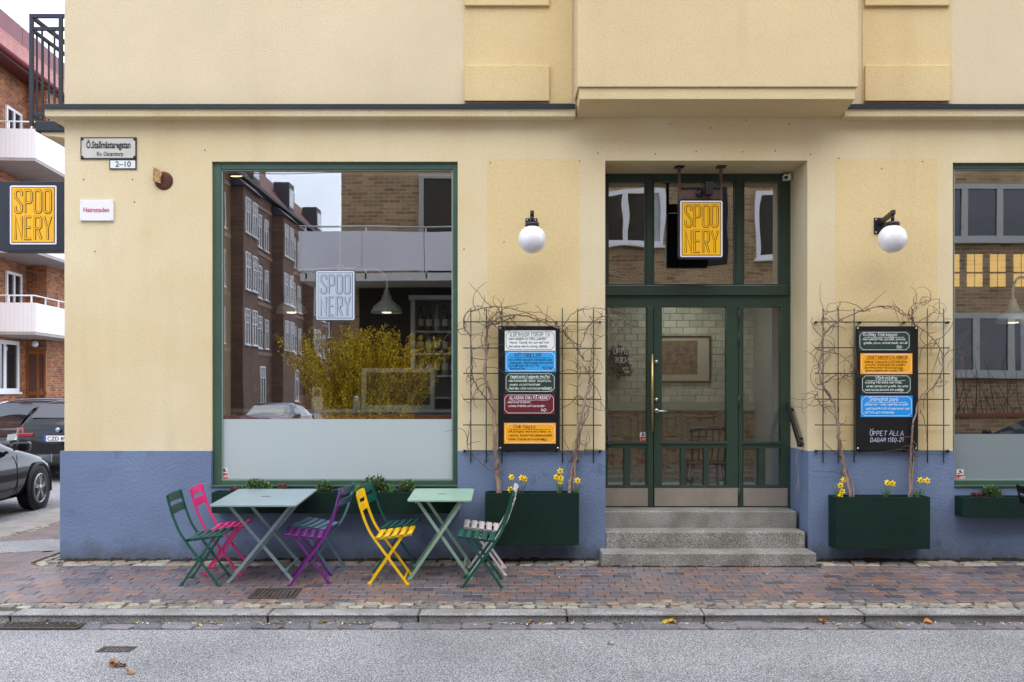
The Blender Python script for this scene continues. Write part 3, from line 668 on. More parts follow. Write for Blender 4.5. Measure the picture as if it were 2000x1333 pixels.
def sign_face(par, x0, x1, z0, z1, Y, m=YEL, ink=INK, brd=SWHITE, fill=None):
    t = (x1 - x0) * .035
    MB().prism(list(reversed(rrect(x0, x1, z0, z1, t * 1.1))), Y - .006, Y, 'xz').build('white_border', brd, par)
    MB().box(x0 + t, x1 - t, Y - .0075, Y - .006, z0 + t, z1 - t).build('dark_line', ink, par)
    t *= 1.45; o = MB().box(x0 + t, x1 - t, Y - .010, Y - .0075, z0 + t, z1 - t).build('sign_panel', m, par)
    q = (x1 - x0) * .105; spoonery(o, x0 + q, z0 + q * .95, x1 - x0 - 2 * q, z1 - z0 - 1.9 * q, Y - .0105, ink, fill or m)
# hanging sign over the door
yh = .24; hs = thing('hanging_sign', 'yellow sign with outlined letters hanging over the green entrance door', 'sign', (X(1367, yh), yh, DO[3]), group='yellow restaurant signs'); 
def rel(o, par): o.parent = par; o.matrix_parent_inverse = par.matrix_basis.inverted(); return o
class Sub:                                            # parent whose children are given in world coordinates
    pass
def wbuild(par, fn):
    before = set(COL.objects); fn()
    inv = Matrix.Translation(-par.location)
    for o in set(COL.objects) - before:
        if o.parent is None: o.parent = par; o.location = o.location - par.location
def _hs():
    x0, x1, z0, z1 = X(1325, yh), X(1411, yh), Z(506, yh), Z(392, yh)
    bx = MB().prism(list(reversed(rrect(x0, x1, z0, z1, .02))), yh - .04, yh + .05, 'xz').build('sign_box', NAVY, None)
    sign_face(bx, x0 + .010, x1 - .010, z0 + .012, z1 - .012, yh - .04)
    br = mat('bracket_brown', rgb('5A4438'), .6, var=(20, .3))
    for xc in (1327, 1408.5):
        m = MB(); xx = X(xc, yh); m.box(xx - .014, xx + .014, yh, yh + .025, z1, DO[3] - .004); m.build('hanger', br, None, bevel=.002)
        MB().box(xx - .045, xx + .045, yh - .05, yh + .07, DO[3] - .008, DO[3] - .001).build('mounting_plate', BLACK, None)
    MB().box(X(1327, yh) + .014, X(1408.5, yh) - .014, yh + .004, yh + .02, Z(389, yh), Z(371, yh)).build('cross_plate', br, None)
    m = MB(); m.box(X(1375, yh), X(1389, yh), yh - .10, yh - .02, Z(384, yh), Z(360, yh)); fl = m.build('floodlight', BLACK, None, bevel=.006)
    MB().lathe([(0, -.03), (.035, -.03), (.038, 0), (.03, .01)], (X(1366, yh), yh + .004, Z(378, yh)), 14, 'y').build('swivel', BLACK, fl)
    m = MB(); m.tube([(X(1398, yh), yh, Z(365, yh)), (X(1402, yh), yh - .01, Z(360, yh)), (X(1406, yh), yh + .01, Z(363, yh))], .004, 5); m.build('cable', BLACK, None)
wbuild(hs, _hs)
# projecting box sign on the side wall
ys = .80; ps = thing('projecting_sign', 'yellow sign on a dark box projecting from the side wall at the left corner', 'sign', (BX0, ys, Z(420, ys)), group='yellow restaurant signs')
def _ps():
    x0, x1, z0, z1 = X(-6, ys), BX0 - .002, Z(490, ys), Z(355, ys)
    b = MB().prism(list(reversed(rrect(x0, x1, z0, z1, .03))), ys, ys + .22, 'xz').build('sign_box', NAVY, None, bevel=.004)
    sign_face(b, X(20, ys), X(111, ys), Z(478, ys), Z(363, ys), ys - .001)
wbuild(ps, _ps)
# grey logo fixed on the shop window pane
dk = thing('window_logo', 'pale grey logo panel with outlined letters stuck on the big window', 'sign', (X(655, .06), .06, Z(577, .06)))
def _dk():
    g = translucent('logo_grey', rgb('B9C4D2'), .93, .5); gi = mat('logo_ink', rgb('4A525E'), .5); gw = mat('logo_border', rgb('D2DAE4'), .5)
    sign_face(MB().prism(list(reversed(rrect(X(616, .06), X(694, .06), Z(627, .06), Z(528, .06), .02))), .0635, .0655, 'xz').build('backing', gi, None), X(618, .06), X(692, .06), Z(625, .06), Z(530, .06), .0635, g, gi, gw)
wbuild(dk, _dk)
# ------------------------------------------------------------------ name plates
def text_mesh(t, size, mt, parent, x, z, Y, xs=1.0, bold=0.0, name='lettering'):
    c = bpy.data.curves.new('text', 'FONT'); c.body = t; c.size = size; c.offset = bold; c.resolution_u = 3; c.align_x = 'CENTER'
    o = bpy.data.objects.new('text', c); COL.objects.link(o); bpy.context.view_layer.update()
    me = bpy.data.meshes.new_from_object(o.evaluated_get(bpy.context.evaluated_depsgraph_get())); bpy.data.objects.remove(o); bpy.data.curves.remove(c)
    me.name = name; me.materials.clear(); me.materials.append(mt)
    q = bpy.data.objects.new(name, me); COL.objects.link(q); q.parent = parent; q.location = (x, Y, z); q.rotation_euler = (R(90), 0, 0); q.scale = (xs, 1, 1); return q
ENI = mat('enamel_ink', rgb('1E2024'), .4)
ENA = mat('old_enamel', rgb('C6C2B8'), .35, var=(6, .12), dirt=(9, .66, rgb('8A8078'), .6)); ENW = mat('white_enamel', rgb('DFE3DF'), .3)
p = thing('street_sign', 'chipped enamel street name plate high on the wall near the left corner', 'street sign', (X(213), -.01, Z(290)))
def _st():
    o = MB().box(X(158), X(267.5), -.012, -.001, Z(312), Z(269)).build('plate_edge', ENI, None, bevel=.003)
    MB().box(X(160.5), X(265), -.0135, -.012, Z(309.5), Z(271.5)).build('enamel', ENA, o)
    text_mesh('Ö.Stallmästaregatan', .094, ENI, o, X(213), Z(290.5), -.0145, .575, .0035); text_mesh('Kv. Oscarstorp', .058, ENI, o, X(216), Z(305.5), -.0145, .72, .0015)
    for a, b in ((162, 273), (264, 273), (162, 308), (264, 308)): MB().lathe([(0, -.0022), (.014, -.002), (.014, 0)], (X(a), -.0135, Z(b)), 12, 'y').build('corner_screw', ENI, o)
wbuild(p, _st)
p = thing('house_number_sign', 'small white plate reading 2-10 under the street name plate', 'number sign', (X(241), -.01, Z(322)))
def _nr():
    o = MB().box(X(214.5), X(267), -.011, -.001, Z(331.5), Z(312.5)).build('plate_edge', ENI, None)
    MB().box(X(216.5), X(265), -.0125, -.011, Z(329.5), Z(314.5)).build('enamel', ENW, o); text_mesh('2–10', .077, ENI, o, X(241.5), Z(326.8), -.0135, 1.0, .001)
wbuild(p, _nr)
p = thing('landlord_sign', 'white rectangular plate with red lettering on the cream wall', 'sign', (X(190), -.01, Z(412)))
def _la():
    o = MB().box(X(158), X(223), -.022, -.002, Z(432), Z(392)).build('plate', mat('plate_white', rgb('E6E5EA'), .3), None, bevel=.002)
    text_mesh('Heimstaden', .064, mat('red_ink', rgb('B52A33'), .5), o, X(190), Z(415.5), -.0235, .83, .0012)
    for a, b in ((160.5, 395), (220.5, 395), (160.5, 429.5), (220.5, 429.5)): MB().lathe([(0, -.003), (.005, -.002), (.006, 0)], (X(a), -.022, Z(b)), 8, 'y').build('screw', SCREW, o)
wbuild(p, _la)
p = thing('rusty_vent_cover', 'rusty round iron cover with a raised wedge on the wall', 'vent cover', (X(320), -.01, Z(352)))
def _rv():
    o = MB().lathe([(0, -.014), (.08, -.014), (.09, -.006), (.09, -.001)], (X(320), 0, Z(353.5)), 24, 'y').build('disc', RUST, None)
    MB().prism([(X(303), Z(328)), (X(302), Z(356)), (X(316), Z(360)), (X(319), Z(339))], -.045, -.014, 'xz').build('wedge', mat('worn_metal', rgb('B08A55'), .6, var=(30, .5), dirt=(14, .5, rgb('5A2F22'), .9)), o)
    MB().box(X(319), X(320.5), -.02, -.013, Z(369), Z(340)).build('seam', RUST, o)
wbuild(p, _rv)
HM = mat('hole_dark', rgb('2A231C'), .9)
mh = MB()
for a, b in ((163, 350), (262, 350), (262, 395.5), (186, 492), (905, 485), (935, 600), (983, 470), (1310, 245), (1387, 250), (1456, 238), (1538, 240), (1282, 300), (1360, 296), (1450, 300), (1512, 297), (1168, 303), (1582, 303), (958, 315), (1128, 315), (1637, 314), (1802, 314), (1720, 330), (1012, 604), (1790, 600), (405, 292)):
    mh.lathe([(0, -.001), (.0055, -.001), (.007, .0)], (X(a) + rnd.gauss(0, .01), -.0018, Z(b) + rnd.gauss(0, .01)), 7, 'y')
mh.build('drill_holes', HM, B)
# handrails and camera in the recess
def handrail(label, xs, side):
    t = thing('handrail', label, 'handrail', (DO[0] if side < 0 else DO[1], .25, 1.2), group='black handrails of the entrance')
    def f():
        xw = DO[0] + .05 if side < 0 else DO[1] - .05
        a, b = Vector((xw, .50, Z(789, .5))), Vector((xw, .10, Z(866, .10)))
        MB().bar(a, b, .03, .055).build('rail', BLACK, None, bevel=.006)
        for k in (.12, .85): q = a.lerp(b, k); MB().tube([q, q + Vector((side * .048, 0, -.02))], .012, 8).build('bracket', BLACK, None)
        MB().lathe([(0, -.02), (.03, -.015), (.03, .015), (0, .02)], tuple(b + Vector((side * .01, .01, -.01))), 12, 'y').build('end_knob', BLACK, None)
    wbuild(t, f); return t
handrail('short black handrail on the left side of the green entrance', 0, -1)
handrail('slanted black handrail on the right cheek of the entrance recess', 0, 1)
st = MB(); g = random.Random(3); q = Vector((DO[1] - .06, .12, Z(869, .12))); pp = [q.copy()]
for k in range(9): q = q + Vector((g.gauss(0, .008), g.gauss(0, .005), -.055)); pp.append(q.copy())
st.tube(pp, .004, 5).tube([pp[-4], pp[-4] + Vector((-.02, 0, -.09)), pp[-1] + Vector((-.03, 0, .0))], .004, 5)
tag(st.build('string', mat('string_grey', rgb('8A8580'), .9)), 'knotted grey string dangling from the right handrail', 'string')
c = thing('security_camera', 'small white camera in the top right corner of the entrance', 'camera', (X(1538, .5), .5, Z(345, .5)))
def _cam():
    MB().box(X(1531, .46), X(1545, .46), .44, .52, Z(352, .46), Z(341, .46)).build('housing', WHITE, None, bevel=.008); MB().lathe([(0, -.012), (.016, -.01), (.018, 0)], (X(1535, .44), .44, Z(347, .44)), 12, 'y').build('lens', BLACK, None)
    MB().tube([(X(1543, .48), .48, Z(341, .48)), (X(1546, .5), .52, Z(334, .5)), (X(1544, .55), .57, Z(334, .55))], .012, 8).build('arm', WHITE, None)
wbuild(c, _cam)
# ------------------------------------------------------------------ globe lamps
OPAL = mat('opal_glass', rgb('E9E9EC'), .12, coat=.6); OPAL.node_tree.nodes['Principled BSDF'].inputs['Subsurface Weight'].default_value = .25
def lamp(label, x, y):
    t = thing('wall_lamp', label, 'wall lamp', (X(x), 0, Z(y)), group='white globe wall lamps'); a = .315
    MB().box(-.058, .058, -.012, 0, -.14, 0.02).build('back_plate', BLACK, t, bevel=.003)
    for sx in (-1, 1):
        for z in (.002, -.122): MB().lathe([(0, -.006), (.007, -.004), (.008, 0)], (sx * .040, -.012, z), 8, 'y').build('screw', SCREW, t)
    MB().bar((0, -.01, -.035), (0, -a - .03, .015), .036, .040).build('arm', BLACK, t, bevel=.003)
    MB().tube([(0, -a, .0), (0, -a, -.085)], .017, 10).build('stem', BLACK, t)
    MB().lathe([(0, .022), (.055, .02), (.064, .012), (.066, -.012), (.06, -.016)], (0, -a, -.095), 24).build('collar', BLACK, t)
    MB().lathe([(.133 * math.sin(R(180 * k / 24)), .133 * math.cos(R(180 * k / 24))) for k in range(25)], (0, -a, -.235), 32).build('globe', OPAL, t)
    return t
lamp('white globe lamp on the wall between the big window and the entrance', 1038, 431); lamp('white globe lamp on the wall right of the entrance, seen from the side', 1718, 430)
# ------------------------------------------------------------------ trellises, menu boards
TRM = mat('trellis_green', rgb('2C4034'), .6, var=(30, .3))
def trellis(label, vx, hx, ytop, ybot, hy):
    t = thing('trellis', label, 'trellis', (X((hx[0] + hx[-1]) / 2), -.045, Z(750)), group='wire trellises behind the menu boards')
    def f():
        for v in vx: MB().tube([(X(v), -.045, Z(ybot)), (X(v), -.045, Z(ytop))], .0055, 6).build('upright_wire', TRM, None)
        for y in hy: MB().tube([(X(hx[0]), -.052, Z(y)), (X(hx[-1]), -.052, Z(y + .5))], .0055, 6).build('cross_wire', TRM, None)
        for x in (hx[0] + 3, hx[1], hx[2], hx[-1] - 3):
            for y in (hy[0], hy[-1]): MB().lathe([(.010, -.012), (.014, 0), (.010, .045)], (X(x), -.05, Z(y + 1)), 8, 'y').build('standoff', BLACK, None)
    wbuild(t, f); return t
trellis('thin green wire trellis behind the menu board with the white card', (920, 950, 980.5, 1098, 1127.6, 1158.4), (905, 992, 1086, 1174), 603.5, 903.5, (629.6, 680.6, 729.8, 780, 830, 880))
trellis('thin green wire trellis behind the menu board next to the right window', (1604.5, 1634, 1665, 1777.5, 1807.5, 1839), (1588, 1676, 1762, 1850), 603.5, 903.5, (630, 680, 730, 780, 830, 880))
CARDC = {'white': ('E6EAE4', '2A2A2C'), 'blue': ('2F9FE0', '10243C'), 'green': ('1F3A2C', 'E8EEEA'), 'maroon': ('661620', 'F0E8EA'), 'orange': ('F5A808', '2A1A08'), 'sky': ('1590DC', 'E4F2FA')}
CM = {k: (mat('card_' + k, rgb(v[0]), .5), mat('ink_' + k, rgb(v[1]), .7)) for k, v in CARDC.items()}
BOARDM = mat('board_black', rgb('131418'), .35, var=(3, .2))
def board(label, x0, x1, y0, y1, cards, extra=None):
    Yb = -.085; t = thing('menu_board', label, 'menu board', (X((x0 + x1) / 2), -.07, Z((y0 + y1) / 2)), group='black menu boards')
    def f():
        MB().box(X(x0, Yb), X(x1, Yb), Yb, Yb + .022, Z(y1, Yb), Z(y0, Yb)).build('board_panel', BOARDM, None, bevel=.003)
        for a in (x0 + 4, x1 - 4):
            for b in (y0 + 4, y1 - 4): MB().lathe([(0, -.004), (.008, -.003), (.009, 0)], (X(a, Yb), Yb, Z(b, Yb)), 10, 'y').build('screw', SCREW, None)
        for col, a, b, c, d, title, tx, lines, price in cards:
            cm, im = CM[col]; Yc = Yb - .004; ax, bx, cz, dz = X(a, Yc), X(b, Yc), Z(d, Yc), Z(c, Yc)
            o = MB().box(ax, bx, Yc, Yb, cz, dz).build('menu_card', cm, None, label=col.replace('sky', 'light blue') + ' card with handwritten dish')
            m = MB(); q, r = .012, .03; m.ribbon([(ax + q + r, cz + q), (bx - q - r, cz + q), (bx - q, cz + q + r), (bx - q, dz - q - r), (bx - q - r, dz - q), (ax + q + r, dz - q), (ax + q, dz - q - r), (ax + q, cz + q + r)], .0035, Yc - .0012, True)
            m.build('border_line', mat('border_' + col, rgb('F0F0F0' if col != 'white' else '2C3038'), .6), o)
            m = MB(); h = (dz - cz); th, lh = h * .17, h * .085; zt = dz - h * .255; g = random.Random(len(title))
            w = text_width(title, th); k = min(1, (bx - ax) * .8 / w); th *= k
            stroke_text(m, title, ax + (bx - ax) * tx - (w * k / 2 if tx > .3 else 0), zt, th, Yc - .0015, .0038)
            m.ribbon([(ax + (bx - ax) * (.1 + .78 * i / 14), zt - h * .06 + (g.random() - .5) * .006) for i in range(15)], .003, Yc - .0015)
            n = len(lines); zz = zt - h * .20
            for i, l in enumerate(lines):
                lw = text_width(l, lh); hh = lh * min(1.25, (bx - ax) * .84 / lw)
                stroke_text(m, l, ax + (bx - ax) * (.08 + .02 * (i % 2)), zz - i * h * (.56 / max(3, n)), hh, Yc - .0015, .0028)
            stroke_text(m, price, bx - (bx - ax) * .27, cz + h * .14, h * .13, Yc - .0015, .0035)
            m.build('handwriting', im, o)
        if extra:
            m = MB()
            for s, a, b, hh in extra: stroke_text(m, s, X(a, Yb), Z(b, Yb), hh, Yb - .0012, .0045)
            m.build('chalk_lettering', mat('chalk_pale', rgb('C3CBE0'), .8), None)
    wbuild(t, f); return t
board('black menu board with white, blue, green, maroon and orange cards left of the door', 973, 1093.5, 637, 879.5, [
 ('white', 986, 1085, 646, 685.5, 'SYDFRANSK FISKGRYTA', .5, ['med rödspätta, räka, paprika,', 'morot, fänkål, ört och saffran', 'Serveras med krutong, dill'], '149:-'),
 ('blue', 986.5, 1086, 686.5, 727, 'KÖTTBULLAR', .45, ['en svensk klassiker i gräddsås med', 'pressgurka, rårörda lingon. Kokt potatis', 'och persilja. Går att få i', 'barnportion'], '92/142:-'),
 ('green', 986, 1085, 728, 767.5, 'Vegetarisk/vegansk HotPot', .5, ['med kokosmjölk, bönor, sötpotatis,', 'pumpa, ris och koriander.', 'Med eller utan rostad parmesan.'], '97/132'),
 ('maroon', 983.5, 1083.5, 769.5, 809.5, 'KLASSISK CHILI PÅ HÖGREV', .52, ['med svarta bönor,', 'creme fraiche och koriander.'], '142:-'),
 ('orange', 984.5, 1085.5, 826.5, 867, 'Chili fiesta', .4, ['chili på högrev med svarta bönor, ris,', 'nachos, picklad kål/jalapenosallad,', 'creme fraiche och koriander.'], '142:-')])
board('black menu board with two green cards and chalk opening hours right of the door', 1671.5, 1793.5, 637.5, 880, [
 ('green', 1677, 1778, 647, 686, 'Krämig fisksoppa', .42, ['med nubbad fisk, purjolök, potatis,', 'gräslök, citron, rostad fänkål, vin i dill'], '150:-'),
 ('orange', 1680.5, 1782, 690.5, 731, 'VEGETARIANO CALABRESE', .52, ['Italiensk vegetarisk gryta med oliver,', 'zucchini, aubergine och basilika', 'Serveras med rostad potatis,', 'grana padano och rucola.'], '135:-'),
 ('green', 1682, 1780, 732, 770, 'Vårkyckling', .5, ['kyckling från Kolmå med vitlök,', 'senap, persilja och gräslök. Serveras', 'med rostad potatis och persilja'], '145:-'),
 ('sky', 1681, 1782.5, 773, 815, 'Shanghai pork', .45, ['grillade karré i soja, ingefära, purjolök', 'spetspaprika och champinjoner med', 'doftris och sesamolja'], '')],
 [('ÖPPET ALLA', 1699, 851, .046), ('DAGAR 1130-21', 1700, 863.5, .040)])
# ------------------------------------------------------------------ planters
def planter(name, label, cat, x0, x1, z0, z1, y0, y1, grp, t=.02):
    o = thing(name, label, cat, ((x0 + x1) / 2, (y0 + y1) / 2, z0), group=grp)
    def f():
        m = MB(); m.box(x0, x1, y0, y0 + t, z0, z1).box(x0, x1, y1 - t, y1, z0, z1).box(x0, x0 + t, y0 + t, y1 - t, z0, z1).box(x1 - t, x1, y0 + t, y1 - t, z0, z1).box(x0 + t, x1 - t, y0 + t, y1 - t, z0, z0 + t)
        m.build('box', PLANT, None, bevel=.003)
        s = MB(); n = 24; g = random.Random(int(x0 * 100))
        for k in range(n):
            a, b = x0 + t + (x1 - x0 - 2 * t) * k / n, x0 + t + (x1 - x0 - 2 * t) * (k + 1) / n
            s.face([(a, y0 + t, z1 - .035 + g.uniform(-.012, .012)), (b, y0 + t, z1 - .035 + g.uniform(-.012, .012)), (b, y1 - t, z1 - .03), (a, y1 - t, z1 - .03)])
        s.build('soil', SOIL, None)
    wbuild(o, f); return o
PL1 = (X(947.5, -.24), X(1131, -.24), Z(1065, -.24), Z(963.5, -.24), -.24, -.032); PL2 = (X(1632, -.24), X(1817, -.24), Z(1073, -.24), Z(971.3, -.24), -.24, -.032)
WB1 = (X(413, -.21), X(895, -.21), Z(1003, -.21), Z(962, -.21), -.21, -.033); WB2 = (X(1880.5, -.20), 7.2, Z(1011, -.20), Z(971.5, -.20), -.20, -.033)
planter('wall_planter', 'dark green wooden planter box with daffodils under the menu board left of the steps', 'planter', *PL1, 'dark green planters under the menu boards')
planter('wall_planter', 'dark green wooden planter box with daffodils under the menu board right of the steps', 'planter', *PL2, 'dark green planters under the menu boards')
planter('window_box', 'long dark green window box under the big left window', 'window box', *WB1, 'dark green window boxes')
planter('window_box', 'dark green window box under the window at the right edge', 'window box', *WB2, 'dark green window boxes')
LEAFG = mat('daffodil_leaf', rgb('4F7A3A'), .5, var=(20, .3)); PETAL = mat('daffodil_petal', rgb('F2D81E'), .6, var=(30, .1)); TRUMP = mat('daffodil_trumpet', rgb('E8B80C'), .6)
def daffodil(label, x, Y, z, flowers, seed):
    g = random.Random(seed); t = thing('daffodil', label, 'daffodil', (X(x, Y), Y, z), group='yellow daffodils in the planters'); m = MB()
    for k in range(13):
        a = g.uniform(0, 6.28); L = g.uniform(.10, .19); ln = g.uniform(.02, .10); w = .006; pr = None
        for q in range(6):
            u = q / 5; c = Vector((math.cos(a) * (ln * u * u + .02), math.sin(a) * (ln * u * u * .5 + .02), L * (u - .28 * u * u))); s_ = Vector((-math.sin(a), math.cos(a), 0)) * w * (1 - u * .8)
            if pr: m.face([pr[0], pr[1], c + s_, c - s_], True)
            pr = (c - s_, c + s_)
    m.build('leaves', LEAFG, t)
    for fx, fy in flowers:
        c = Vector((X(fx, Y) - X(x, Y), g.uniform(-.03, .0), Z(fy, Y) - z)); d = Vector((g.uniform(-.5, .5), -1, g.uniform(-.1, .35))).normalized(); st = MB()
        st.tube([(c.x * .3, 0, -.02), (c.x * .75, 0, c.z * .6), c - d * .02], .0035, 5); st.build('stem', LEAFG, t)
        u = d.cross(Vector((0, 0, 1))).normalized(); v = u.cross(d); pm = MB(); a0 = g.random()
        for k in range(6):
            a = a0 + k * math.pi / 3; e = u * math.cos(a) + v * math.sin(a); f_ = u * -math.sin(a) + v * math.cos(a)
            pm.face([c, c + e * .016 + f_ * .012 + d * .002, c + e * .035 - d * .004, c + e * .016 - f_ * .012 + d * .002])
        o = pm.build('flower', PETAL, t); tm_ = MB(); q = []
        for r_, h_ in ((.007, 0), (.009, .012), (.013, .020)):
            q.append([c + (u * math.cos(k * 1.0472) + v * math.sin(k * 1.0472)) * r_ + d * h_ for k in range(6)])
        for a, b in zip(q, q[1:]):
            for k in range(6): tm_.face([a[k], a[(k + 1) % 6], b[(k + 1) % 6], b[k]], True)
        tm_.build('trumpet', TRUMP, o)
zp = PL1[3] - .03; zq = PL2[3] - .03
daffodil('daffodils with a low bloom beside the left vine trunk in the left planter', 998, -.14, zp, [(999, 932), (997, 956)], 1)
daffodil('daffodils right of the left vine trunk with two blooms close together', 1018, -.15, zp, [(1019, 934), (1025, 936)], 2)
daffodil('tall tuft of daffodils with four blooms near the right vine of the left planter', 1092, -.15, zp, [(1086, 932), (1094, 920), (1095, 934), (1094, 941)], 3)
daffodil('single daffodil at the right end of the left planter', 1124, -.15, zp, [(1128, 939)], 4)
daffodil('daffodils with four blooms at the left end of the right planter', 1637, -.15, zq, [(1647, 938), (1640, 948), (1644, 960), (1640, 968)], 5)
daffodil('daffodils with two blooms in the middle of the right planter', 1730, -.15, zq, [(1732, 943), (1743, 945)], 6)
daffodil('daffodils with two blooms at the right end of the right planter', 1792, -.15, zq, [(1797, 938), (1810, 939)], 7)
def leafball(name, label, cat, x, Y, zb, w, h, n, mt, ls, seed, grp=None):
    g = random.Random(seed); t = thing(name, label, cat, (x, Y, zb), group=grp); m = MB(); st = MB()
    for k in range(n):
        a, b = g.uniform(0, 6.28), g.uniform(0, 1); r = g.random() ** .4; cz = (b ** .6) * r
        p = Vector((math.cos(a) * w * r * math.sqrt(max(0, 1 - cz * cz)), math.sin(a) * w * .75 * r * math.sqrt(max(0, 1 - cz * cz)), cz * h)) * g.uniform(.86, 1.1)
        d = (p + Vector((g.gauss(0, .3) * w, g.gauss(0, .3) * w, .4 * h))).normalized(); u = d.cross(Vector((g.gauss(0, 1), g.gauss(0, 1), g.gauss(0, 1)))).normalized(); L = ls * g.uniform(.7, 1.4)
        m.face([p - u * L * .25, p + d * L * .5 - u * L * .32, p + d * L, p + d * L * .5 + u * L * .32])
    for k in range(14): a = g.uniform(0, 6.28); st.tube([(0, 0, -.03), (math.cos(a) * w * .6, math.sin(a) * w * .4, h * .7)], .003, 4)
    m.build('foliage', mt, t); st.build('stems', DKWOOD, t); return t
SHR = pieces('shrub_leaf', [(0, rgb('3F5A2C')), (.3, rgb('51703A')), (.55, rgb('688650')), (.75, rgb('34482A')), (.9, rgb('7E9668'))], .6, 20, .2, .0005)
HEA = pieces('heather_leaf', [(0, rgb('7A4A48')), (.4, rgb('8E6058')), (.7, rgb('5E4038'))], .8, 20, .2, .0005)
zw = WB1[3] - .03; G1 = 'low plants in the window boxes'
leafball('shrub', 'wide low green shrub at the left of the long window box', 'shrub', X(502, -.1), -.10, zw, .13, .135, 900, SHR, .024, 1, G1)
leafball('shrub', 'round green shrub in the window box behind the blue grey table corner', 'shrub', X(634, -.11), -.11, zw, .085, .125, 700, SHR, .020, 2, G1)
leafball('shrub', 'largest round green shrub in the window box behind the dark green chair back', 'shrub', X(733, -.11), -.11, zw, .135, .165, 1200, SHR, .024, 3, G1)
leafball('shrub', 'round green shrub in the window box beside the pale green table', 'shrub', X(795, -.11), -.11, zw, .085, .135, 800, SHR, .020, 4, G1)
leafball('heather', 'reddish dry heather in the window box behind the blue grey table', 'heather', X(551, -.10), -.10, zw, .05, .10, 300, HEA, .022, 5, G1)
leafball('heather', 'low reddish plant at the far left end of the long window box', 'heather', X(457, -.10), -.10, zw, .045, .06, 250, HEA, .02, 6, G1)
leafball('shrub', 'round green shrub in the window box at the right edge', 'shrub', X(1936, -.1), -.10, WB2[3] - .03, .095, .125, 800, SHR, .022, 7, G1)
leafball('heather', 'dry brown tuft in the window box at the right edge', 'heather', X(1908, -.1), -.10, WB2[3] - .03, .06, .06, 350, HEA, .02, 8, G1)
def tuft(label, x, z, seed):
    g = random.Random(seed); m = MB()
    for k in range(16):
        a = g.uniform(-1, 1); L = g.uniform(.06, .12); w = .005; c = Vector((x + g.uniform(-.02, .02), -.12 + g.uniform(-.03, .03), z)); e = c + Vector((a * .05, g.uniform(-.03, .03), L)); s_ = Vector((w, 0, 0))
        m.face([c - s_, c + s_, (c + e) / 2 + s_ + Vector((0, 0, .01)), (c + e) / 2 - s_ + Vector((0, 0, .01))], True).face([(c + e) / 2 - s_ + Vector((0, 0, .01)), (c + e) / 2 + s_ + Vector((0, 0, .01)), e], True)
    tag(m.build('green_shoots', LEAFG), label, 'plant', G1)
tuft('upright green shoots beside the wide low shrub in the window box', X(527, -.12), zw, 1); tuft('upright green shoots between the two chair backs in the window box', X(696, -.12), zw, 2); tuft('short green shoots right of the largest shrub in the window box', X(762, -.12), zw, 3)
# ------------------------------------------------------------------ bare climbing vines
VINE = mat('vine_bark', rgb('8A7464'), .85, var=(25, .35), bump=(90, .002)); TWIG = mat('vine_twig', rgb('5E4A3C'), .85, var=(20, .3))
def smooth(pts, n=6):
    P = [Vector(p) for p in pts]; P = [P[0] * 2 - P[1]] + P + [P[-1] * 2 - P[-2]]; out = []
    for k in range(1, len(P) - 2):
        for q in range(n):
            t = q / n; a, b, c, d = P[k - 1:k + 3]
            out.append(.5 * ((2 * b) + (c - a) * t + (2 * a - 5 * b + 4 * c - d) * t * t + (3 * b - a - 3 * c + d) * t ** 3))
    out.append(P[-2]); return out
def vine(label, stems, seed, ntw):
    g = random.Random(seed); b = stems[0][0][0]; Yv = -.11
    t = thing('climbing_vine', label, 'vine', (X(b[0], Yv), Yv, Z(b[1], Yv)), group='bare climbing vines'); inv = t.location.copy(); allp = []
    for pts, r0, r1 in stems:
        n = len(pts); W = []
        for k, (x, y) in enumerate(pts):
            Y = -.10 - .03 * math.sin(k * 1.7 + seed) - (.0 if k else .02); W.append(Vector((X(x, Y), Y, Z(y, Y))))
        sp = smooth(W, 7); sp = [p + Vector((g.gauss(0, .004), g.gauss(0, .003), g.gauss(0, .004))) for p in sp]
        MB().tube([p - inv for p in sp], r0, 6, r1).build('stem', VINE if r0 > .006 else TWIG, t); allp += [(p, r0 + (r1 - r0) * i / len(sp)) for i, p in enumerate(sp) if i > 6]
    m = MB()
    for k in range(ntw):
        p, r = allp[g.randrange(len(allp))]; d = Vector((g.gauss(0, 1), g.gauss(0, .25), g.gauss(.1, 1))).normalized(); L = g.choice((.05, .08, .12, .2, .3)); n = int(L / .018) + 2; c = p.copy(); q = [c - inv]; curl = g.gauss(0, .16)
        for i in range(n):
            ca, sa = math.cos(curl), math.sin(curl); d = Vector((d.x * ca - d.z * sa, d.y * .9, d.x * sa + d.z * ca)).normalized(); d = (d + Vector((g.gauss(0, .12), 0, g.gauss(0, .12)))).normalized()
            c = c + d * .018; c.y = min(-.02, max(-.2, c.y)); q.append(c - inv)
        m.tube(q, min(.0042, r * .5 + .0015), 4, .0016, cap=False)
    m.build('twigs', TWIG, t); return t
vine('bare grapevine climbing from the left end of the left planter', [([(973, 968), (971, 925), (968, 890), (967, 850), (965, 810), (961, 775), (951, 747), (946, 722), (950, 690), (950, 652), (964, 627), (1000, 616), (1040, 621), (1072, 634), (1097, 643)], .023, .005),
 ([(978, 968), (976, 930), (973, 900)], .008, .005), ([(967, 805), (945, 775), (926, 745), (921, 705), (919, 660), (906, 640), (912, 612), (945, 602), (985, 601), (1030, 612), (1078, 632)], .006, .003), ([(972, 930), (940, 905), (920, 885), (913, 870), (918, 830), (921, 780)], .004, .002),
 ([(950, 690), (940, 660), (955, 625), (975, 607), (960, 598), (945, 610), (970, 640)], .003, .002), ([(947, 640), (990, 625), (1020, 612), (1060, 612), (1085, 630), (1095, 650)], .004, .002)], 3, 70)
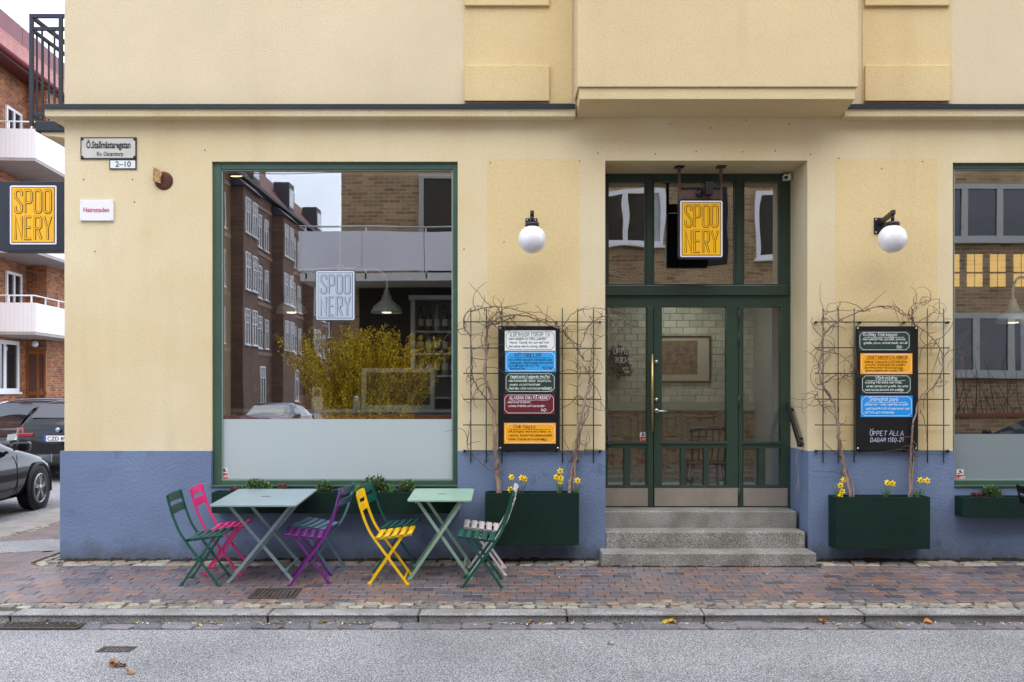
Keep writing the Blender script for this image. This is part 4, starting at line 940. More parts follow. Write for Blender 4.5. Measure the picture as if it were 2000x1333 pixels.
vine('bare grapevine climbing from the right end of the left planter towards the entrance', [([(1111, 968), (1114, 940), (1121, 900), (1128, 855), (1136, 810), (1146, 770), (1152, 740), (1150, 715)], .020, .007), ([(1120, 962), (1124, 915), (1130, 870), (1140, 825), (1155, 780)], .009, .004),
 ([(1128, 850), (1128, 800), (1128, 740), (1128, 700), (1136, 670), (1150, 640), (1168, 622), (1195, 617), (1218, 624), (1240, 641)], .007, .003), ([(1098, 640), (1118, 614), (1150, 603), (1190, 605), (1215, 613), (1232, 628)], .004, .002), ([(1097, 645), (1110, 660), (1125, 672), (1133, 690)], .005, .004), ([(1140, 700), (1120, 675), (1098, 640)], .005, .003),
 ([(1150, 770), (1160, 740), (1155, 700), (1160, 670), (1185, 650), (1192, 628)], .004, .002), ([(1125, 900), (1140, 880), (1146, 888)], .004, .002)], 8, 70)
vine('bare grapevine climbing from the left end of the right planter', [([(1662, 975), (1652, 930), (1645, 895), (1639, 855), (1635, 820), (1630, 790), (1616, 768), (1606, 750), (1600, 722), (1604, 692), (1610, 655), (1638, 627), (1680, 610), (1722, 599), (1758, 610), (1786, 636)], .019, .004),
 ([(1668, 975), (1664, 945), (1655, 925)], .007, .005), ([(1635, 820), (1618, 800), (1600, 790), (1598, 765)], .004, .002), ([(1606, 750), (1640, 730), (1662, 735), (1672, 715), (1670, 680)], .005, .003), ([(1604, 692), (1630, 690), (1655, 705), (1670, 730)], .004, .002), ([(1612, 650), (1604, 625), (1620, 610), (1660, 607), (1700, 608)], .004, .002), ([(1640, 627), (1636, 600), (1642, 590)], .003, .0015)], 21, 75)
vine('bare grapevine rising behind the right menu board from the right planter', [([(1777, 975), (1778, 920), (1779, 882), (1783, 830)], .014, .010), ([(1781, 975), (1784, 900), (1783, 870)], .008, .006), ([(1783, 830), (1797, 778), (1822, 757), (1838, 730), (1842, 705), (1836, 682), (1815, 655), (1792, 636), (1775, 617), (1782, 598), (1810, 588), (1836, 583)], .009, .003),
 ([(1842, 700), (1862, 682), (1876, 690), (1880, 715), (1862, 735)], .004, .002), ([(1797, 800), (1808, 830), (1810, 870)], .004, .002), ([(1862, 684), (1884, 700), (1890, 702)], .003, .0015), ([(1812, 650), (1812, 620), (1835, 612), (1845, 628)], .003, .0015), ([(1775, 617), (1750, 600), (1720, 598)], .004, .002)], 34, 55)
# ------------------------------------------------------------------ bistro chairs and tables
SLOPE = math.atan(T)
def arc2(pts, n): return smooth([Vector((a, 0, b)) for a, b in pts], n)
def strip(m, path, y, w, t):                       # flat bar that follows a path in the x-z plane
    for a, b in zip(path, path[1:]):
        m.bar((a[0], y, a[2]), (b[0], y, b[2]), w, t, up=(0, 0, 1)) if False else m.bar((a[0], y, a[2]), (b[0], y, b[2]), t, w, up=(0, 1, 0))
    return m
WD = .165
def chair_meshes():
    M = {}
    up = arc2([(-.268, .795), (-.245, .70), (-.215, .60), (-.172, .49), (-.118, .400), (-.02, .263), (.08, .124), (.165, .004)], 4)
    for s in (-1, 1):
        m = MB(); 
        for a, b in zip(up, up[1:]): m.bar((a.x, s * WD, a.z), (b.x, s * WD, b.z), .006, .022, up=(b - a).cross(Vector((0, 1, 0))))
        M['back_leg', s] = m
        m = MB(); m.bar((-.168, s * (WD - .022), .004), (.135, s * (WD - .022), .440), .006, .022, up=(.82, 0, -.57)); M['front_leg', s] = m
    for n, (za, zb, xa, xb) in enumerate(((.725, .797, -.252, -.270), (.622, .69, -.224, -.245))):
        m = MB(); pr = None
        for k in range(9):
            u = -1 + k / 4; y = u * (WD + .012); dx = -.022 * (1 - u * u)
            c = [(xa + dx, y, za), (xb + dx, y, zb)]
            if pr:
                d = .004; m.hexa([(pr[0][0], pr[0][1], pr[0][2]), (pr[0][0] + d, pr[0][1], pr[0][2]), (c[0][0] + d, c[0][1], c[0][2]), (c[0][0], c[0][1], c[0][2]), (pr[1][0], pr[1][1], pr[1][2]), (pr[1][0] + d, pr[1][1], pr[1][2]), (c[1][0] + d, c[1][1], c[1][2]), (c[1][0], c[1][1], c[1][2])])
            pr = c
        M['back_slat', n] = m
    m = MB(); pr = None                               # one seat slat, dished, running from side to side
    for k in range(9):
        u = -1 + k / 4; y = u * (WD + .012); dz = .005 * u * u - .0025
        c = [(-.025, y, dz), (.025, y, dz + .001)]
        if pr: d = .004; m.hexa([pr[0], pr[1], c[1], c[0]] + [(q[0], q[1], q[2] + d) for q in (pr[0], pr[1], c[1], c[0])], True)
        pr = c
    M['seat_slat'] = m
    for s in (-1, 1): M['seat_rail', s] = MB().bar((-.125, s * (WD - .012), .398), (.205, s * (WD - .012), .440), .006, .020, up=(0, 0, 1))
    M['brace', 0] = MB().bar((.135, -WD, .045), (.135, WD, .045), .012, .005).bar((-.14, -WD + .02, .045), (-.14, WD - .02, .045), .012, .005)
    M['pivot'] = MB().tube([(.0105, -WD - .008, .232), (.0105, -WD + .03, .232)], .007, 8).tube([(.0105, WD + .008, .232), (.0105, WD - .03, .232)], .007, 8)
    M['foot'] = MB().box(-.016, .016, -.016, .016, 0, .012)
    return M
CHM = {k: v.mesh({'back_leg': 'back_leg', 'front_leg': 'front_leg'}.get(k[0] if isinstance(k, tuple) else k, k[0] if isinstance(k, tuple) else k)) for k, v in chair_meshes().items()}
def paint(name, hexc): return mat(name, rgb(hexc), .38, var=(9, .10), bump=(60, .0003), coat=.15, dirt=(25, .73, scl(rgb(hexc), .45), .5))
def chair(label, hexc, cname, x, Y, deg):
    t = thing('bistro_chair', label, 'chair', (x, Y, gz(Y)), group='folding metal bistro chairs'); t.rotation_euler = (Matrix.Rotation(SLOPE, 3, 'X') @ Matrix.Rotation(R(deg), 3, 'Z')).to_euler()
    pm = paint(cname + '_chair_paint', hexc)
    def put(key, name, loc=(0, 0, 0), rot=(0, 0, 0), m=None):
        me = CHM[key].copy(); me.materials.append(m or pm); return inst(name, me, t, loc, rot)
    for s in (-1, 1): put(('back_leg', s), 'back_leg'); put(('front_leg', s), 'front_leg'); put(('seat_rail', s), 'seat_rail')
    for n in (0, 1): put(('back_slat', n), 'back_slat')
    for k in range(5): put('seat_slat', 'seat_slat', (-.088 + k * .068, 0, .414 + k * .0082), (0, -R(7), 0))
    put(('brace', 0), 'brace'); put('pivot', 'rivets')
    for a, b in ((-.168, WD - .022), (.168, WD)):
        for s in (-1, 1): put('foot', 'foot_cap', (a, s * b, 0))
    return t
def at(xpx, Y): return X(xpx, Y)
chair('dark green folding chair at the left end, facing the blue grey table', '0F5243', 'left_green', at(402, -.87), -.87, 0)
chair('pink folding chair behind the leftmost green chair', 'E2357F', 'pink', at(443, -.49), -.49, 2)
chair('purple folding chair at the right side of the blue grey table', '6A1F78', 'purple', at(607, -.82), -.82, 188)
chair('steel blue folding chair behind the purple chair', '5B7A8C', 'steel_blue', at(627, -.41), -.41, 168)
chair('bright yellow folding chair left of the pale green table', 'F4C402', 'yellow', at(763.5, -.80), -.80, 0)
chair('dark teal folding chair behind the yellow chair', '0A5247', 'teal', at(773, -.40), -.40, -7)
chair('pale pinkish white folding chair half hidden behind a green chair', 'D8CCC8', 'white', at(951, -.50), -.50, 181)
chair('dark green folding chair at the right end, in front of the planter', '0B5040', 'right_green', at(942, -.91), -.91, 180)
def table(label, hexc, cname, cx, cY, w, d, h, fw, fd, foff=0.0):
    t = thing('bistro_table', label, 'table', (cx, cY, gz(cY)), group='folding metal bistro tables'); t.rotation_euler = (SLOPE, 0, 0); pm = paint(cname + '_table_paint', hexc)
    r = .035; p = [(a, b) for a, b in rrect(-w / 2, w / 2, -d / 2, d / 2, r)]; p = list(reversed(p))
    top = MB(); top.prism(list(reversed(p)), h, h - .018, 'xy'); o = top.build('tabletop', pm, t, bevel=.004)
    MB().box(-.04, .04, -.012, .012, h + .0005, h + .002).build('parasol_hole_cap', mat(cname + '_cap', scl(rgb(hexc), .35), .6), o)
    for s in (-1, 1):
        y0 = foff + s * fd / 2
        MB().bar((-fw / 2, y0, .004), (w / 2 - .085, y0, h - .03), .010, .028, up=(.8, 0, -.6)).build('leg', pm, t)
        MB().bar((fw / 2, y0 - s * .022, .004), (-w / 2 + .085, y0 - s * .022, h - .03), .010, .028, up=(.8, 0, .6)).build('leg', pm, t)
        for a in (-1, 1): MB().box(a * fw / 2 - .02, a * fw / 2 + .02, y0 - .028, y0 + .028, 0, .012).build('foot_cap', pm, t)
    MB().bar((fw / 2 - .06, foff - fd / 2, .10), (fw / 2 - .06, foff + fd / 2, .10), .018, .008).build('brace', pm, t); MB().bar((-fw / 2 + .06, foff - fd / 2, .10), (-fw / 2 + .06, foff + fd / 2, .10), .018, .008).build('brace', pm, t)
    MB().bar((-w / 2 + .07, foff - fd / 2 - .02, h - .03), (-w / 2 + .07, foff + fd / 2 + .02, h - .03), .014, .014).build('under_rail', pm, t); MB().bar((w / 2 - .07, foff - fd / 2 - .02, h - .03), (w / 2 - .07, foff + fd / 2 + .02, h - .03), .014, .014).build('under_rail', pm, t)
    return t
table('blue grey metal table with a square top, between the pink and purple chairs', '86979B', 'blue_grey', X(522, -.65), -.655, .75, .89, .725, .56, .50, .03)
table('pale green metal table with a narrow top, between the yellow and white chairs', '8FAE98', 'pale_green', X(864, -.51), -.515, .57, .66, .725, .54, .47, -.02)
# one dark chair at the right edge of the picture
chair('black folding chair cut off by the right edge of the picture', '141416', 'black', X(2058, -.55), -.55, 3)
# ------------------------------------------------------------------ litter
LT = pieces('litter_bits', [(0, rgb('E6DDDA')), (.35, rgb('D8C8C4')), (.5, rgb('E2C82A')), (.66, rgb('8A6A4A')), (.85, rgb('6B5640'))], .8, 30, .2, .0005)
m = MB(); g = random.Random(11)
for k in range(1700):
    x = g.uniform(-5, 5); 
    if k < 1500: y = -1.87 - abs(g.gauss(0, .045)); z = ZR + .012
    else: y = g.uniform(-1.4, -.1); z = gz(y) + .002
    if math.sin(x * 2.3) + math.sin(x * 5.1 + 1) < g.uniform(-2, 1): continue
    r = g.choice((.003, .004, .005, .007, .009, .012)); a = g.uniform(0, 6.28); c, s_ = math.cos(a) * r, math.sin(a) * r
    m.face([(x + c, y + s_ * .7, z + g.random() * .006), (x - s_, y + c * .7, z + g.random() * .01), (x - c, y - s_ * .7, z), (x + s_, y - c * .7, z + g.random() * .01)])
m.build('petal_litter', LT, kind='stuff')
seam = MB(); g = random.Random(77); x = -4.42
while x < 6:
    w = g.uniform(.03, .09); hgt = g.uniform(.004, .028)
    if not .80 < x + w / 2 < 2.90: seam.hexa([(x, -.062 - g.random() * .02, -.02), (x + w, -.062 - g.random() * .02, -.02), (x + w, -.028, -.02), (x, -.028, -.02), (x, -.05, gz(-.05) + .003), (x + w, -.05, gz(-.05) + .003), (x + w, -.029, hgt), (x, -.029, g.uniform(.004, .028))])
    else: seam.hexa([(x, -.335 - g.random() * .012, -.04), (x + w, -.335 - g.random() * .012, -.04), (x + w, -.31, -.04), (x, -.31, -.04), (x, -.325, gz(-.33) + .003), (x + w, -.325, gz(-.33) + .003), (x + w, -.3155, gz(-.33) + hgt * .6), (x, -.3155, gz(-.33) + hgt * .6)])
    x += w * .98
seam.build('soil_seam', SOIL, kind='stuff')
LFM = mat('dry_leaf', rgb('9A7048'), .8, var=(25, .4)); LFO = mat('orange_leaf', rgb('C98A4A'), .8, var=(25, .3)); LFY = mat('yellow_petals', rgb('B09430'), .8, var=(25, .3))
def dryleaf(label, x, y, z, s, mt, seed, n=1, grp='fallen leaves on the road'):
    g = random.Random(seed); m = MB()
    for q in range(n):
        a0 = g.uniform(0, 6.28); o = Vector((x + g.gauss(0, s * .5 * (n > 1)), y + g.gauss(0, s * .3 * (n > 1)), z)); pr = None
        for k in range(7):
            u = k / 6; w = s * .38 * math.sin(math.pi * (u * .9 + .08)) * g.uniform(.7, 1.2); cc = Vector(((u - .5) * s, 0, s * .18 * math.sin(u * 4 + seed) + s * .2)); l, r_ = cc + Vector((0, w, s * .22 * g.random())), cc + Vector((0, -w, s * .22 * g.random()))
            T_ = [o + Matrix.Rotation(a0, 3, 'Z') @ v for v in (l, cc, r_)]
            if pr: m.face([pr[0], pr[1], T_[1], T_[0]]).face([pr[1], pr[2], T_[2], T_[1]])
            pr = T_
    return tag(m.build('dry_leaf', mt), label, 'leaf', grp)
def gp(x, y): z = F * (CZ - ZR) / (y - HY); return (x - 1000) / F * z, z - CY
a, b = gp(228, 1300); dryleaf('crumpled brown leaf cluster on the asphalt near the square cover', a, b, ZR, .085, LFM, 1, 3)
a, b = gp(255, 1317); dryleaf('small flat brown leaf at the bottom left of the asphalt', a, b, ZR, .06, LFM, 2)
a, b = gp(1812, 1221); dryleaf('orange curled leaf against the kerb on the right', a, b, ZR + .01, .085, LFO, 3)
a, b = gp(1303, 1222); dryleaf('heap of yellow and brown petals against the kerb below the steps', a, b, ZR + .01, .07, LFY, 4, 5)
a, b = gp(1605, 1219); dryleaf('brown leaf against the kerb below the right planter', a, b, ZR + .01, .07, LFO, 5, 2)
a, b = gp(1034, 1219); dryleaf('small brown leaf against the kerb right of the tables', a, b, ZR + .01, .05, LFM, 6, 2)
a, b = gp(1192, 1260); dryleaf('pale torn leaf lying on the asphalt', a, b, ZR, .06, mat('pale_leaf', rgb('C8B8A0'), .8), 7)
a, b = gp(630, 1220); dryleaf('yellow petals in the gutter in front of the tables', a, b, ZR + .01, .04, LFY, 8, 4)
a, b = gp(92, 1218); dryleaf('orange leaf on the gutter grate', a, b, ZR + .02, .06, LFO, 9, 2)
# ------------------------------------------------------------------ things inside, seen through the glass
ENAM = mat('enamel_shade', rgb('A9AFA6'), .3, var=(6, .2)); CREAMM = mat('cream_metal', rgb('CFCDBE'), .5); WARM = mat('warm_bulb', rgb('FFD9A0'), .5, emit=((1, .72, .38, 1), 1.8))
shade = [(.030, .0), (.034, -.05), (.052, -.07), (.060, -.115), (.098, -.15), (.145, -.185), (.170, -.235), (.176, -.262), (.168, -.26), (.14, -.195), (.05, -.13)]
def pendant(label, x, y_top, Y, arms, rod=True):
    t = thing('pendant_lamp', label, 'pendant lamp', (X(x, Y), Y, Z(y_top, Y)), group='bell shaped pendant lamps')
    zt = 4.09 - Z(y_top, Y)
    if rod: MB().tube([(0, 0, 0), (0, 0, zt)], .012, 8).build('rod', CREAMM, t); MB().lathe([(.04, -.03), (.045, .03), (.02, .05)], (0, 0, 0), 12).build('hub', CREAMM, t)
    for s, dy, dz in arms:
        p = smooth([(0, 0, 0), (s * .55, 0, -.01), (s * .82, dy * .5, -.02), (s, dy, -.12), (s, dy, -.26)], 5); MB().tube(p, .013, 8).build('curved_arm', CREAMM, t)
        MB().lathe([(r, h) for r, h in shade], (s, dy, -.24 + dz), 24).build('lamp_shade', ENAM, t); MB().lathe([(0, -.255), (.05, -.25), (.06, -.21), (.03, -.16)], (s, dy, -.25 + dz), 14).build('bulb', WARM, t)
    return t
pendant('double bell pendant lamp on a rod, behind the logo of the big window', 664, 524, 1.3, [(-.54, 0, 0), (.52, 0, 0)])
pendant('bell pendant lamp on a curved arm behind the window at the right edge', 2030, 540, .9, [(-.28, 0, 0)])
t = thing('spot_lamp', 'small warm lit lamp at the top left corner behind the big window', 'lamp', (X(458, 1.0), 1.0, Z(330, 1.0)))
MB().lathe([(.03, .06), (.05, .02), (.085, -.07), (.08, -.07)], (0, 0, 0), 16).build('lamp_shade', mat('lit_shade', rgb('E8C880'), .5, emit=((1, .75, .35, 1), 1.6)), t); MB().tube([(0, 0, .06), (0, 0, 4.09 - Z(330, 1.0))], .006, 6).build('cord', BLACK, t)
# bottle cabinet
Yc = 1.7; cb = thing('bottle_cabinet', 'pale glazed cabinet with bottles on shelves behind the right side of the big window', 'cabinet', (X(846, Yc), Yc, .43)); CW = mat('cabinet_white', rgb('BFC4BE'), .4)
def _cb():
    x0, x1, zt = X(802, Yc), X(908, Yc), Z(586, Yc); m = MB()
    m.box(x0, x0 + .05, Yc, Yc + .5, .44, zt).box(x1 - .05, x1, Yc, Yc + .5, .44, zt).box(x0 + .05, x1 - .05, Yc + .48, Yc + .5, .44, zt); m.build('frame', CW, None)
    MB().box(x0 - .02, x1 + .02, Yc - .03, Yc + .5, zt, zt + .05).build('top', CW, None)
    for y in (646, 690, 733, 776): MB().box(x0 + .05, x1 - .05, Yc + .02, Yc + .47, Z(y, Yc) - .02, Z(y, Yc)).build('shelf', CW, None)
wbuild(cb, _cb)
bp = [(0, 0), (.036, 0), (.038, .01), (.038, .17), (.030, .20), (.015, .235), (.014, .29), (.016, .292), (.016, .305), (0, .305)]
BOT = [mat('bottle_amber', rgb('3A2412'), .1), mat('bottle_green', rgb('1E3020'), .1), mat('bottle_clear', rgb('8A9088'), .1)]; LAB = mat('bottle_label', rgb('C9C2B0'), .6)
bmesh_ = {}
g = random.Random(9); bi = 0
rows = ['top', 'second', 'third']
for r_, y in enumerate((646, 690, 733)):
    for k in range(5):
        mt = BOT[(k + r_) % 3]; q = MB().lathe(bp, (0, 0, 0), 12)
        if mt.name not in bmesh_: bmesh_[mt.name] = (q.mesh('bottle', mt), MB().lathe([(.0385, .06), (.0385, .14)], (0, 0, 0), 12).mesh('label', LAB))
        o = bpy.data.objects.new('bottle', bmesh_[mt.name][0]); COL.objects.link(o); o.location = (X(822 + k * 16, Yc + .15), Yc + .15, Z(y, Yc) + .0005)
        tag(o, '%s bottle, %s on the %s cabinet shelf behind big window' % (('brown', 'dark green', 'clear')[(k + r_) % 3], ('leftmost', 'second from left,', 'middle', 'second from right', 'rightmost')[k], rows[r_]), 'bottle', 'bottles on the cabinet shelves'); inst('label', bmesh_[mt.name][1], o)
# counter, chalkboard, small things
Yk = 1.0; MB().box(-3.85, -.45, Yk, Yk + .5, .44, Z(806, Yk)).build('counter', mat('counter_grey', rgb('7F8A8A'), .5, var=(3, .2)), B)
MB().box(-3.85, -.45, Yk - .02, Yk + .52, Z(806, Yk), Z(806, Yk) + .03).build('counter_top', mat('counter_top', rgb('9AA8A8'), .3), B)
zc = Z(806, Yk) + .03
t = thing('picture_frame', 'pale framed chalk board standing on the counter behind the big window', 'frame', (X(778, 1.05), 1.05, zc))
def _pf():
    Y = 1.05; x0, x1, z0, z1 = X(706, Y), X(849, Y), zc, Z(719, Y); f = .05; m = MB(); m.box(x0, x1, Y, Y + .03, z0, z0 + f).box(x0, x1, Y, Y + .03, z1 - f, z1).box(x0, x0 + f, Y, Y + .03, z0 + f, z1 - f).box(x1 - f, x1, Y, Y + .03, z0 + f, z1 - f); m.build('frame', mat('frame_grey_wood', rgb('9A9A88'), .6, var=(8, .3)), None)
    MB().box(x0 + f, x1 - f, Y + .01, Y + .02, z0 + f, z1 - f).build('board', mat('slate', rgb('20231F'), .6), None)
wbuild(t, _pf)
def small(name, label, cat, x, Y, build):
    t = thing(name, label, cat, (X(x, Y), Y, zc)); build(t); return t
small('canister', 'small lidded tin canister on the counter behind the big window', 'canister', 697, 1.08, lambda t: (MB().lathe([(0, 0), (.045, 0), (.047, .01), (.047, .12), (.042, .13)], (0, 0, 0), 16).build('body', mat('tin', rgb('A9B0A8'), .4, metal=.4), t), MB().lathe([(.049, .13), (.046, .15), (.012, .155), (.012, .175), (0, .176)], (0, 0, 0), 16).build('lid', STEEL, t)))
small('card_holder', 'pale card holder with a notice on the counter behind the big window', 'card holder', 619, 1.06, lambda t: (MB().box(-.06, .06, 0, .02, 0, .13).build('notice', mat('notice_paper', rgb('C8C0A0'), .8), t), MB().box(-.05, .05, 0, .02, .13, .145).box(-.05, -.03, 0, .02, .145, .22).box(.03, .05, 0, .02, .145, .22).box(-.05, .05, 0, .02, .22, .24).build('hoop', mat('holder_wood', rgb('B8AC88'), .7), t)))
small('cardboard_box', 'brown cardboard box on the counter behind the big window', 'box', 593, 1.12, lambda t: MB().box(-.08, .08, 0, .15, 0, .15).build('carton', mat('cardboard', rgb('8A6A48'), .85), t))
t = thing('drain_pipe', 'white pipe along the left edge behind the big window', 'pipe', (X(437, .7), .7, .44)); MB().tube([(0, 0, 0), (0, 0, 3.6)], .045, 12).build('pipe', WHITE, t)
for z in (.9, 2.2): MB().lathe([(.05, z), (.056, z + .01), (.056, z + .05), (.05, z + .06)], (0, 0, 0), 14).build('clamp', WHITE, t)
MB().face([(X(604, .09), .088, Z(938, .09)), (X(622, .09), .088, Z(938, .09)), (X(658, .09), .088, Z(908, .09)), (X(650, .09), .088, Z(905, .09)), (X(618, .09), .088, Z(920, .09))])
# amber lit panes deep in the right hand room
ap = thing('lit_partition', 'row of small amber lit panes glowing deep behind the window at the right edge', 'partition', (X(1925, 4.4), 4.4, Z(460, 4.4))); AMB = mat('amber_pane', rgb('D8A84A'), .6, emit=((1, .62, .18, 1), .42)); AF = mat('partition_frame', rgb('3A3026'), .7)
def _ap():
    Y = 4.4
    for a in (1845, 1890, 1935, 1981, 2026):
        for dx in (0, 16):
            m = MB().box(X(a + dx, Y), X(a + dx + 13, Y), Y, Y + .02, Z(531, Y), Z(497, Y)).build('pane', AMB, None); MB().box(X(a + dx, Y), X(a + dx + 13, Y), Y, Y + .02, Z(560, Y), Z(535, Y)).build('pane', AMB, None)
        MB().box(X(a - 4, Y), X(a + 34, Y), Y + .021, Y + .05, Z(566, Y), Z(491, Y)).build('frame', AF, None)
wbuild(ap, _ap)
# lobby chair, picture, wreath
Yh = 1.25
t = thing('spindle_chair', 'black spindle back wooden chair standing just inside the glass door', 'chair', (X(1377, Yh), Yh, .437)); BLW = mat('black_wood', rgb('17161A'), .35)
def _ch(t):
    MB().prism([(-.21, -.20), (.21, -.20), (.19, .21), (-.19, .21)], .40, .435, 'xy').build('seat', BLW, t, bevel=.012)
    m = MB(); m.tube(smooth([(-.215, -.235, .78), (-.1, -.265, .80), (.1, -.265, .80), (.215, -.235, .78)], 6), .026, 8); m.build('top_rail', BLW, t)
    for k in range(6):
        u = -1 + k * .4; MB().tube([(u * .17, -.17, .43), (u * .19, -.25 + .02 * u * u, .79)], .009 if abs(u) < .99 else .014, 8).build('spindle', BLW, t)
    for a, b in ((-1, -1), (1, -1), (-1, 1), (1, 1)): MB().tube([(a * .16, b * .15, .41), (a * .20, b * .20, 0)], .021, 8, .014).build('leg', BLW, t)
    MB().tube([(-.18, -.175, .17), (.18, -.175, .17)], .011, 8).tube([(-.18, .175, .17), (.18, .175, .17)], .011, 8).tube([(-.18, -.18, .21), (-.18, .18, .21)], .011, 8).tube([(.18, -.18, .21), (.18, .18, .21)], .011, 8).build('stretcher', BLW, t)
_ch(t)
t = thing('framed_picture', 'framed picture with a pale mount on the tiled lobby wall', 'picture', (X(1340, 2.0), 2.0, Z(705, 2.0)))
def _fp():
    Y = 1.985; x0, x1, z0, z1 = X(1270, Y), X(1389, Y), Z(748, Y), Z(656, Y); f = .022; m = MB(); m.box(x0, x1, Y, Y + .03, z0, z0 + f).box(x0, x1, Y, Y + .03, z1 - f, z1).box(x0, x0 + f, Y, Y + .03, z0 + f, z1 - f).box(x1 - f, x1, Y, Y + .03, z0 + f, z1 - f); m.build('frame', BLW, None)
    MB().box(x0 + f, x1 - f, Y + .012, Y + .02, z0 + f, z1 - f).build('mount', mat('mount_cream', rgb('B9B7A2'), .8), None); MB().box(x0 + .14, x1 - .16, Y + .009, Y + .012, z0 + .10, z1 - .06).build('print', mat('print_brown', rgb('7A6A55'), .8, var=(18, .6)), None)
wbuild(t, _fp)
t = thing('lobby_fill_lamp', 'flat round fill lamp added under the lobby ceiling, hidden behind the transom bar', 'lamp', (1.95, 1.35, 2.778)); MB().lathe([(0, -.06), (.15, -.055), (.17, -.03), (.17, -.002)], (0, 0, 0), 24).build('globe', mat('fill_lamp_glow', rgb('F0E8D8'), .4, emit=((1, .94, .84, 1), 7)), t); MB().lathe([(.172, -.02), (.185, -.018), (.185, -.001)], (0, 0, 0), 24).build('rim', STEEL, t)  # lamp added to brighten the lobby, out of view behind the transom bar
leafball('wall_plant', 'dark leafy plant in a wall pot on the tiled lobby wall', 'plant', X(1208, 1.9), 1.88, Z(738, 1.9), .15, .36, 1500, mat('ivy_dark', rgb('22302A'), .6), .028, 9)
# ------------------------------------------------------------------ far buildings: windows
FARG = mat('far_window_glass', rgb('1C2126'), .05, spec=.8, var=(1.5, .4)); CURT = mat('curtain', rgb('A8AAAC'), .9, var=(8, .2))
wcache = {}
def window(par, W, H, loc, rotz, cols=2, transom=.0, fm=None, t=.07, curtain=False):
    fm = fm or WHITE; key = (W, H, cols, transom, fm.name, t)
    if key not in wcache:
        m = MB(); m.box(-W / 2, W / 2, -.05, .03, 0, t).box(-W / 2, W / 2, -.05, .03, H - t, H).box(-W / 2, -W / 2 + t, -.05, .03, t, H - t).box(W / 2 - t, W / 2, -.05, .03, t, H - t)
        for k in range(1, cols): x = -W / 2 + W * k / cols; m.box(x - t * .6, x + t * .6, -.045, .02, t, H - t)
        if transom: m.box(-W / 2 + t, W / 2 - t, -.043, .02, H * transom - t * .4, H * transom + t * .4)
        if transom:
            for k in range(cols):
                x = -W / 2 + W * (k + .5) / cols; m.box(x - .02, x + .02, -.03, .015, H * transom, H - t)
            m.box(-W / 2 + t, W / 2 - t, -.029, .014, H * (1 + transom) / 2 - .02, H * (1 + transom) / 2 + .02)
        s = MB().box(-W / 2 - .06, W / 2 + .06, -.12, .0, -.06, -.002)
        wcache[key] = (m.mesh('window', fm), MB().box(-W / 2 + t * .5, W / 2 - t * .5, -.005, .005, t * .5, H - t * .5).mesh('pane', FARG), s.mesh('sill', fm), MB().box(-W / 2 + t, -W / 2 + t + W * .18, -.012, -.006, t, H - t).mesh('curtain', CURT))
    f, p, s, c = wcache[key]; o = inst('window', f, par, loc, (0, 0, rotz)); inst('pane', p, o); inst('sill', s, o)
    if curtain: inst('curtain', c, o)
    return o
# ------------------------------------------------------------------ brick block of flats across the side street
PHI = math.atan(-.07); FB1, FB2, FBM = rgb('C07A48'), rgb('7E4526'), rgb('B0A090')
BRL = brickwork('brown_brick_y', 'y', FB1, FB2, FBM); BRX = brickwork('brown_brick_x', 'x', FB1, FB2, FBM)
WHP = mat('white_panel', rgb('E2DEDE'), .5, var=(1, .05)); CONC = mat('balcony_concrete', rgb('A49C98'), .8, var=(2, .1)); ROOFM = mat('red_roof_sheet', rgb('6E2A2C'), .45, var=(2, .15))
LB = thing('apartment_block', 'brown brick block of flats with white panelled balconies and red roof across the side street', 'building', (-17.17, 24.25, 0), (0, 0, -PHI))
def lb(x, z, h): pass
# local frame: +y up the street, +x towards the street, origin at the inner corner of the balcony recess
EV = 12.4
MB().box(-9, 0, -7, 0, ZR, EV).build('wall', BRL, LB); MB().box(-9, .69, 0.002, 34, ZR, EV).build('wall', BRL, LB)
MB().box(-9, -.002, -7.02, -7.001, ZR, EV - .01).build('end_wall', BRX, LB); MB().box(.01, .688, -.004, 0.001, ZR, EV - .01).build('return_wall', BRX, LB)
rf = MB(); rf.hexa([(-9, -7.4, EV + .001), (.78, -7.4, EV + .001), (.78, 34.4, EV + .001), (-9, 34.4, EV + .001), (-9, -7.4, EV + 2.5), (-.9, -7.4, EV + 2.2), (-.9, 34.4, EV + 2.2), (-9, 34.4, EV + 2.5)])
ro = rf.build('roof', None, LB)
def tiles_mat():
    m, N, L, b = nt('roof_tiles'); b.inputs['Roughness'].default_value = .55; t = N.new('ShaderNodeTexCoord'); sp = N.new('ShaderNodeSeparateXYZ'); cb_ = N.new('ShaderNodeCombineXYZ'); L.new(t.outputs['Object'], sp.inputs[0]); L.new(sp.outputs['Y'], cb_.inputs[0]); L.new(sp.outputs['Z'], cb_.inputs[1])
    k = N.new('ShaderNodeTexBrick'); k.inputs['Scale'].default_value = 1; k.inputs['Brick Width'].default_value = .24; k.inputs['Row Height'].default_value = .2; k.inputs['Mortar Size'].default_value = .035; k.offset = 0; k.inputs['Color1'].default_value = rgb('C27A68'); k.inputs['Color2'].default_value = rgb('A85A4C'); k.inputs['Mortar'].default_value = rgb('5A2420'); L.new(cb_.outputs[0], k.inputs['Vector']); L.new(k.outputs['Color'], b.inputs['Base Color'])
    q = N.new('ShaderNodeBump'); q.inputs['Distance'].default_value = .03; q.invert = True; L.new(k.outputs['Fac'], q.inputs['Height']); L.new(q.outputs[0], b.inputs['Normal']); return m
ro.data.materials.append(tiles_mat())
m = MB()
for a in range(10): m.box(-.95, -.55, -7.4 + a * 4.18, -7.4 + a * 4.18 + 4.15, EV + 1.55, EV + 2.4)
m.build('parapet_sheet', ROOFM, ro)
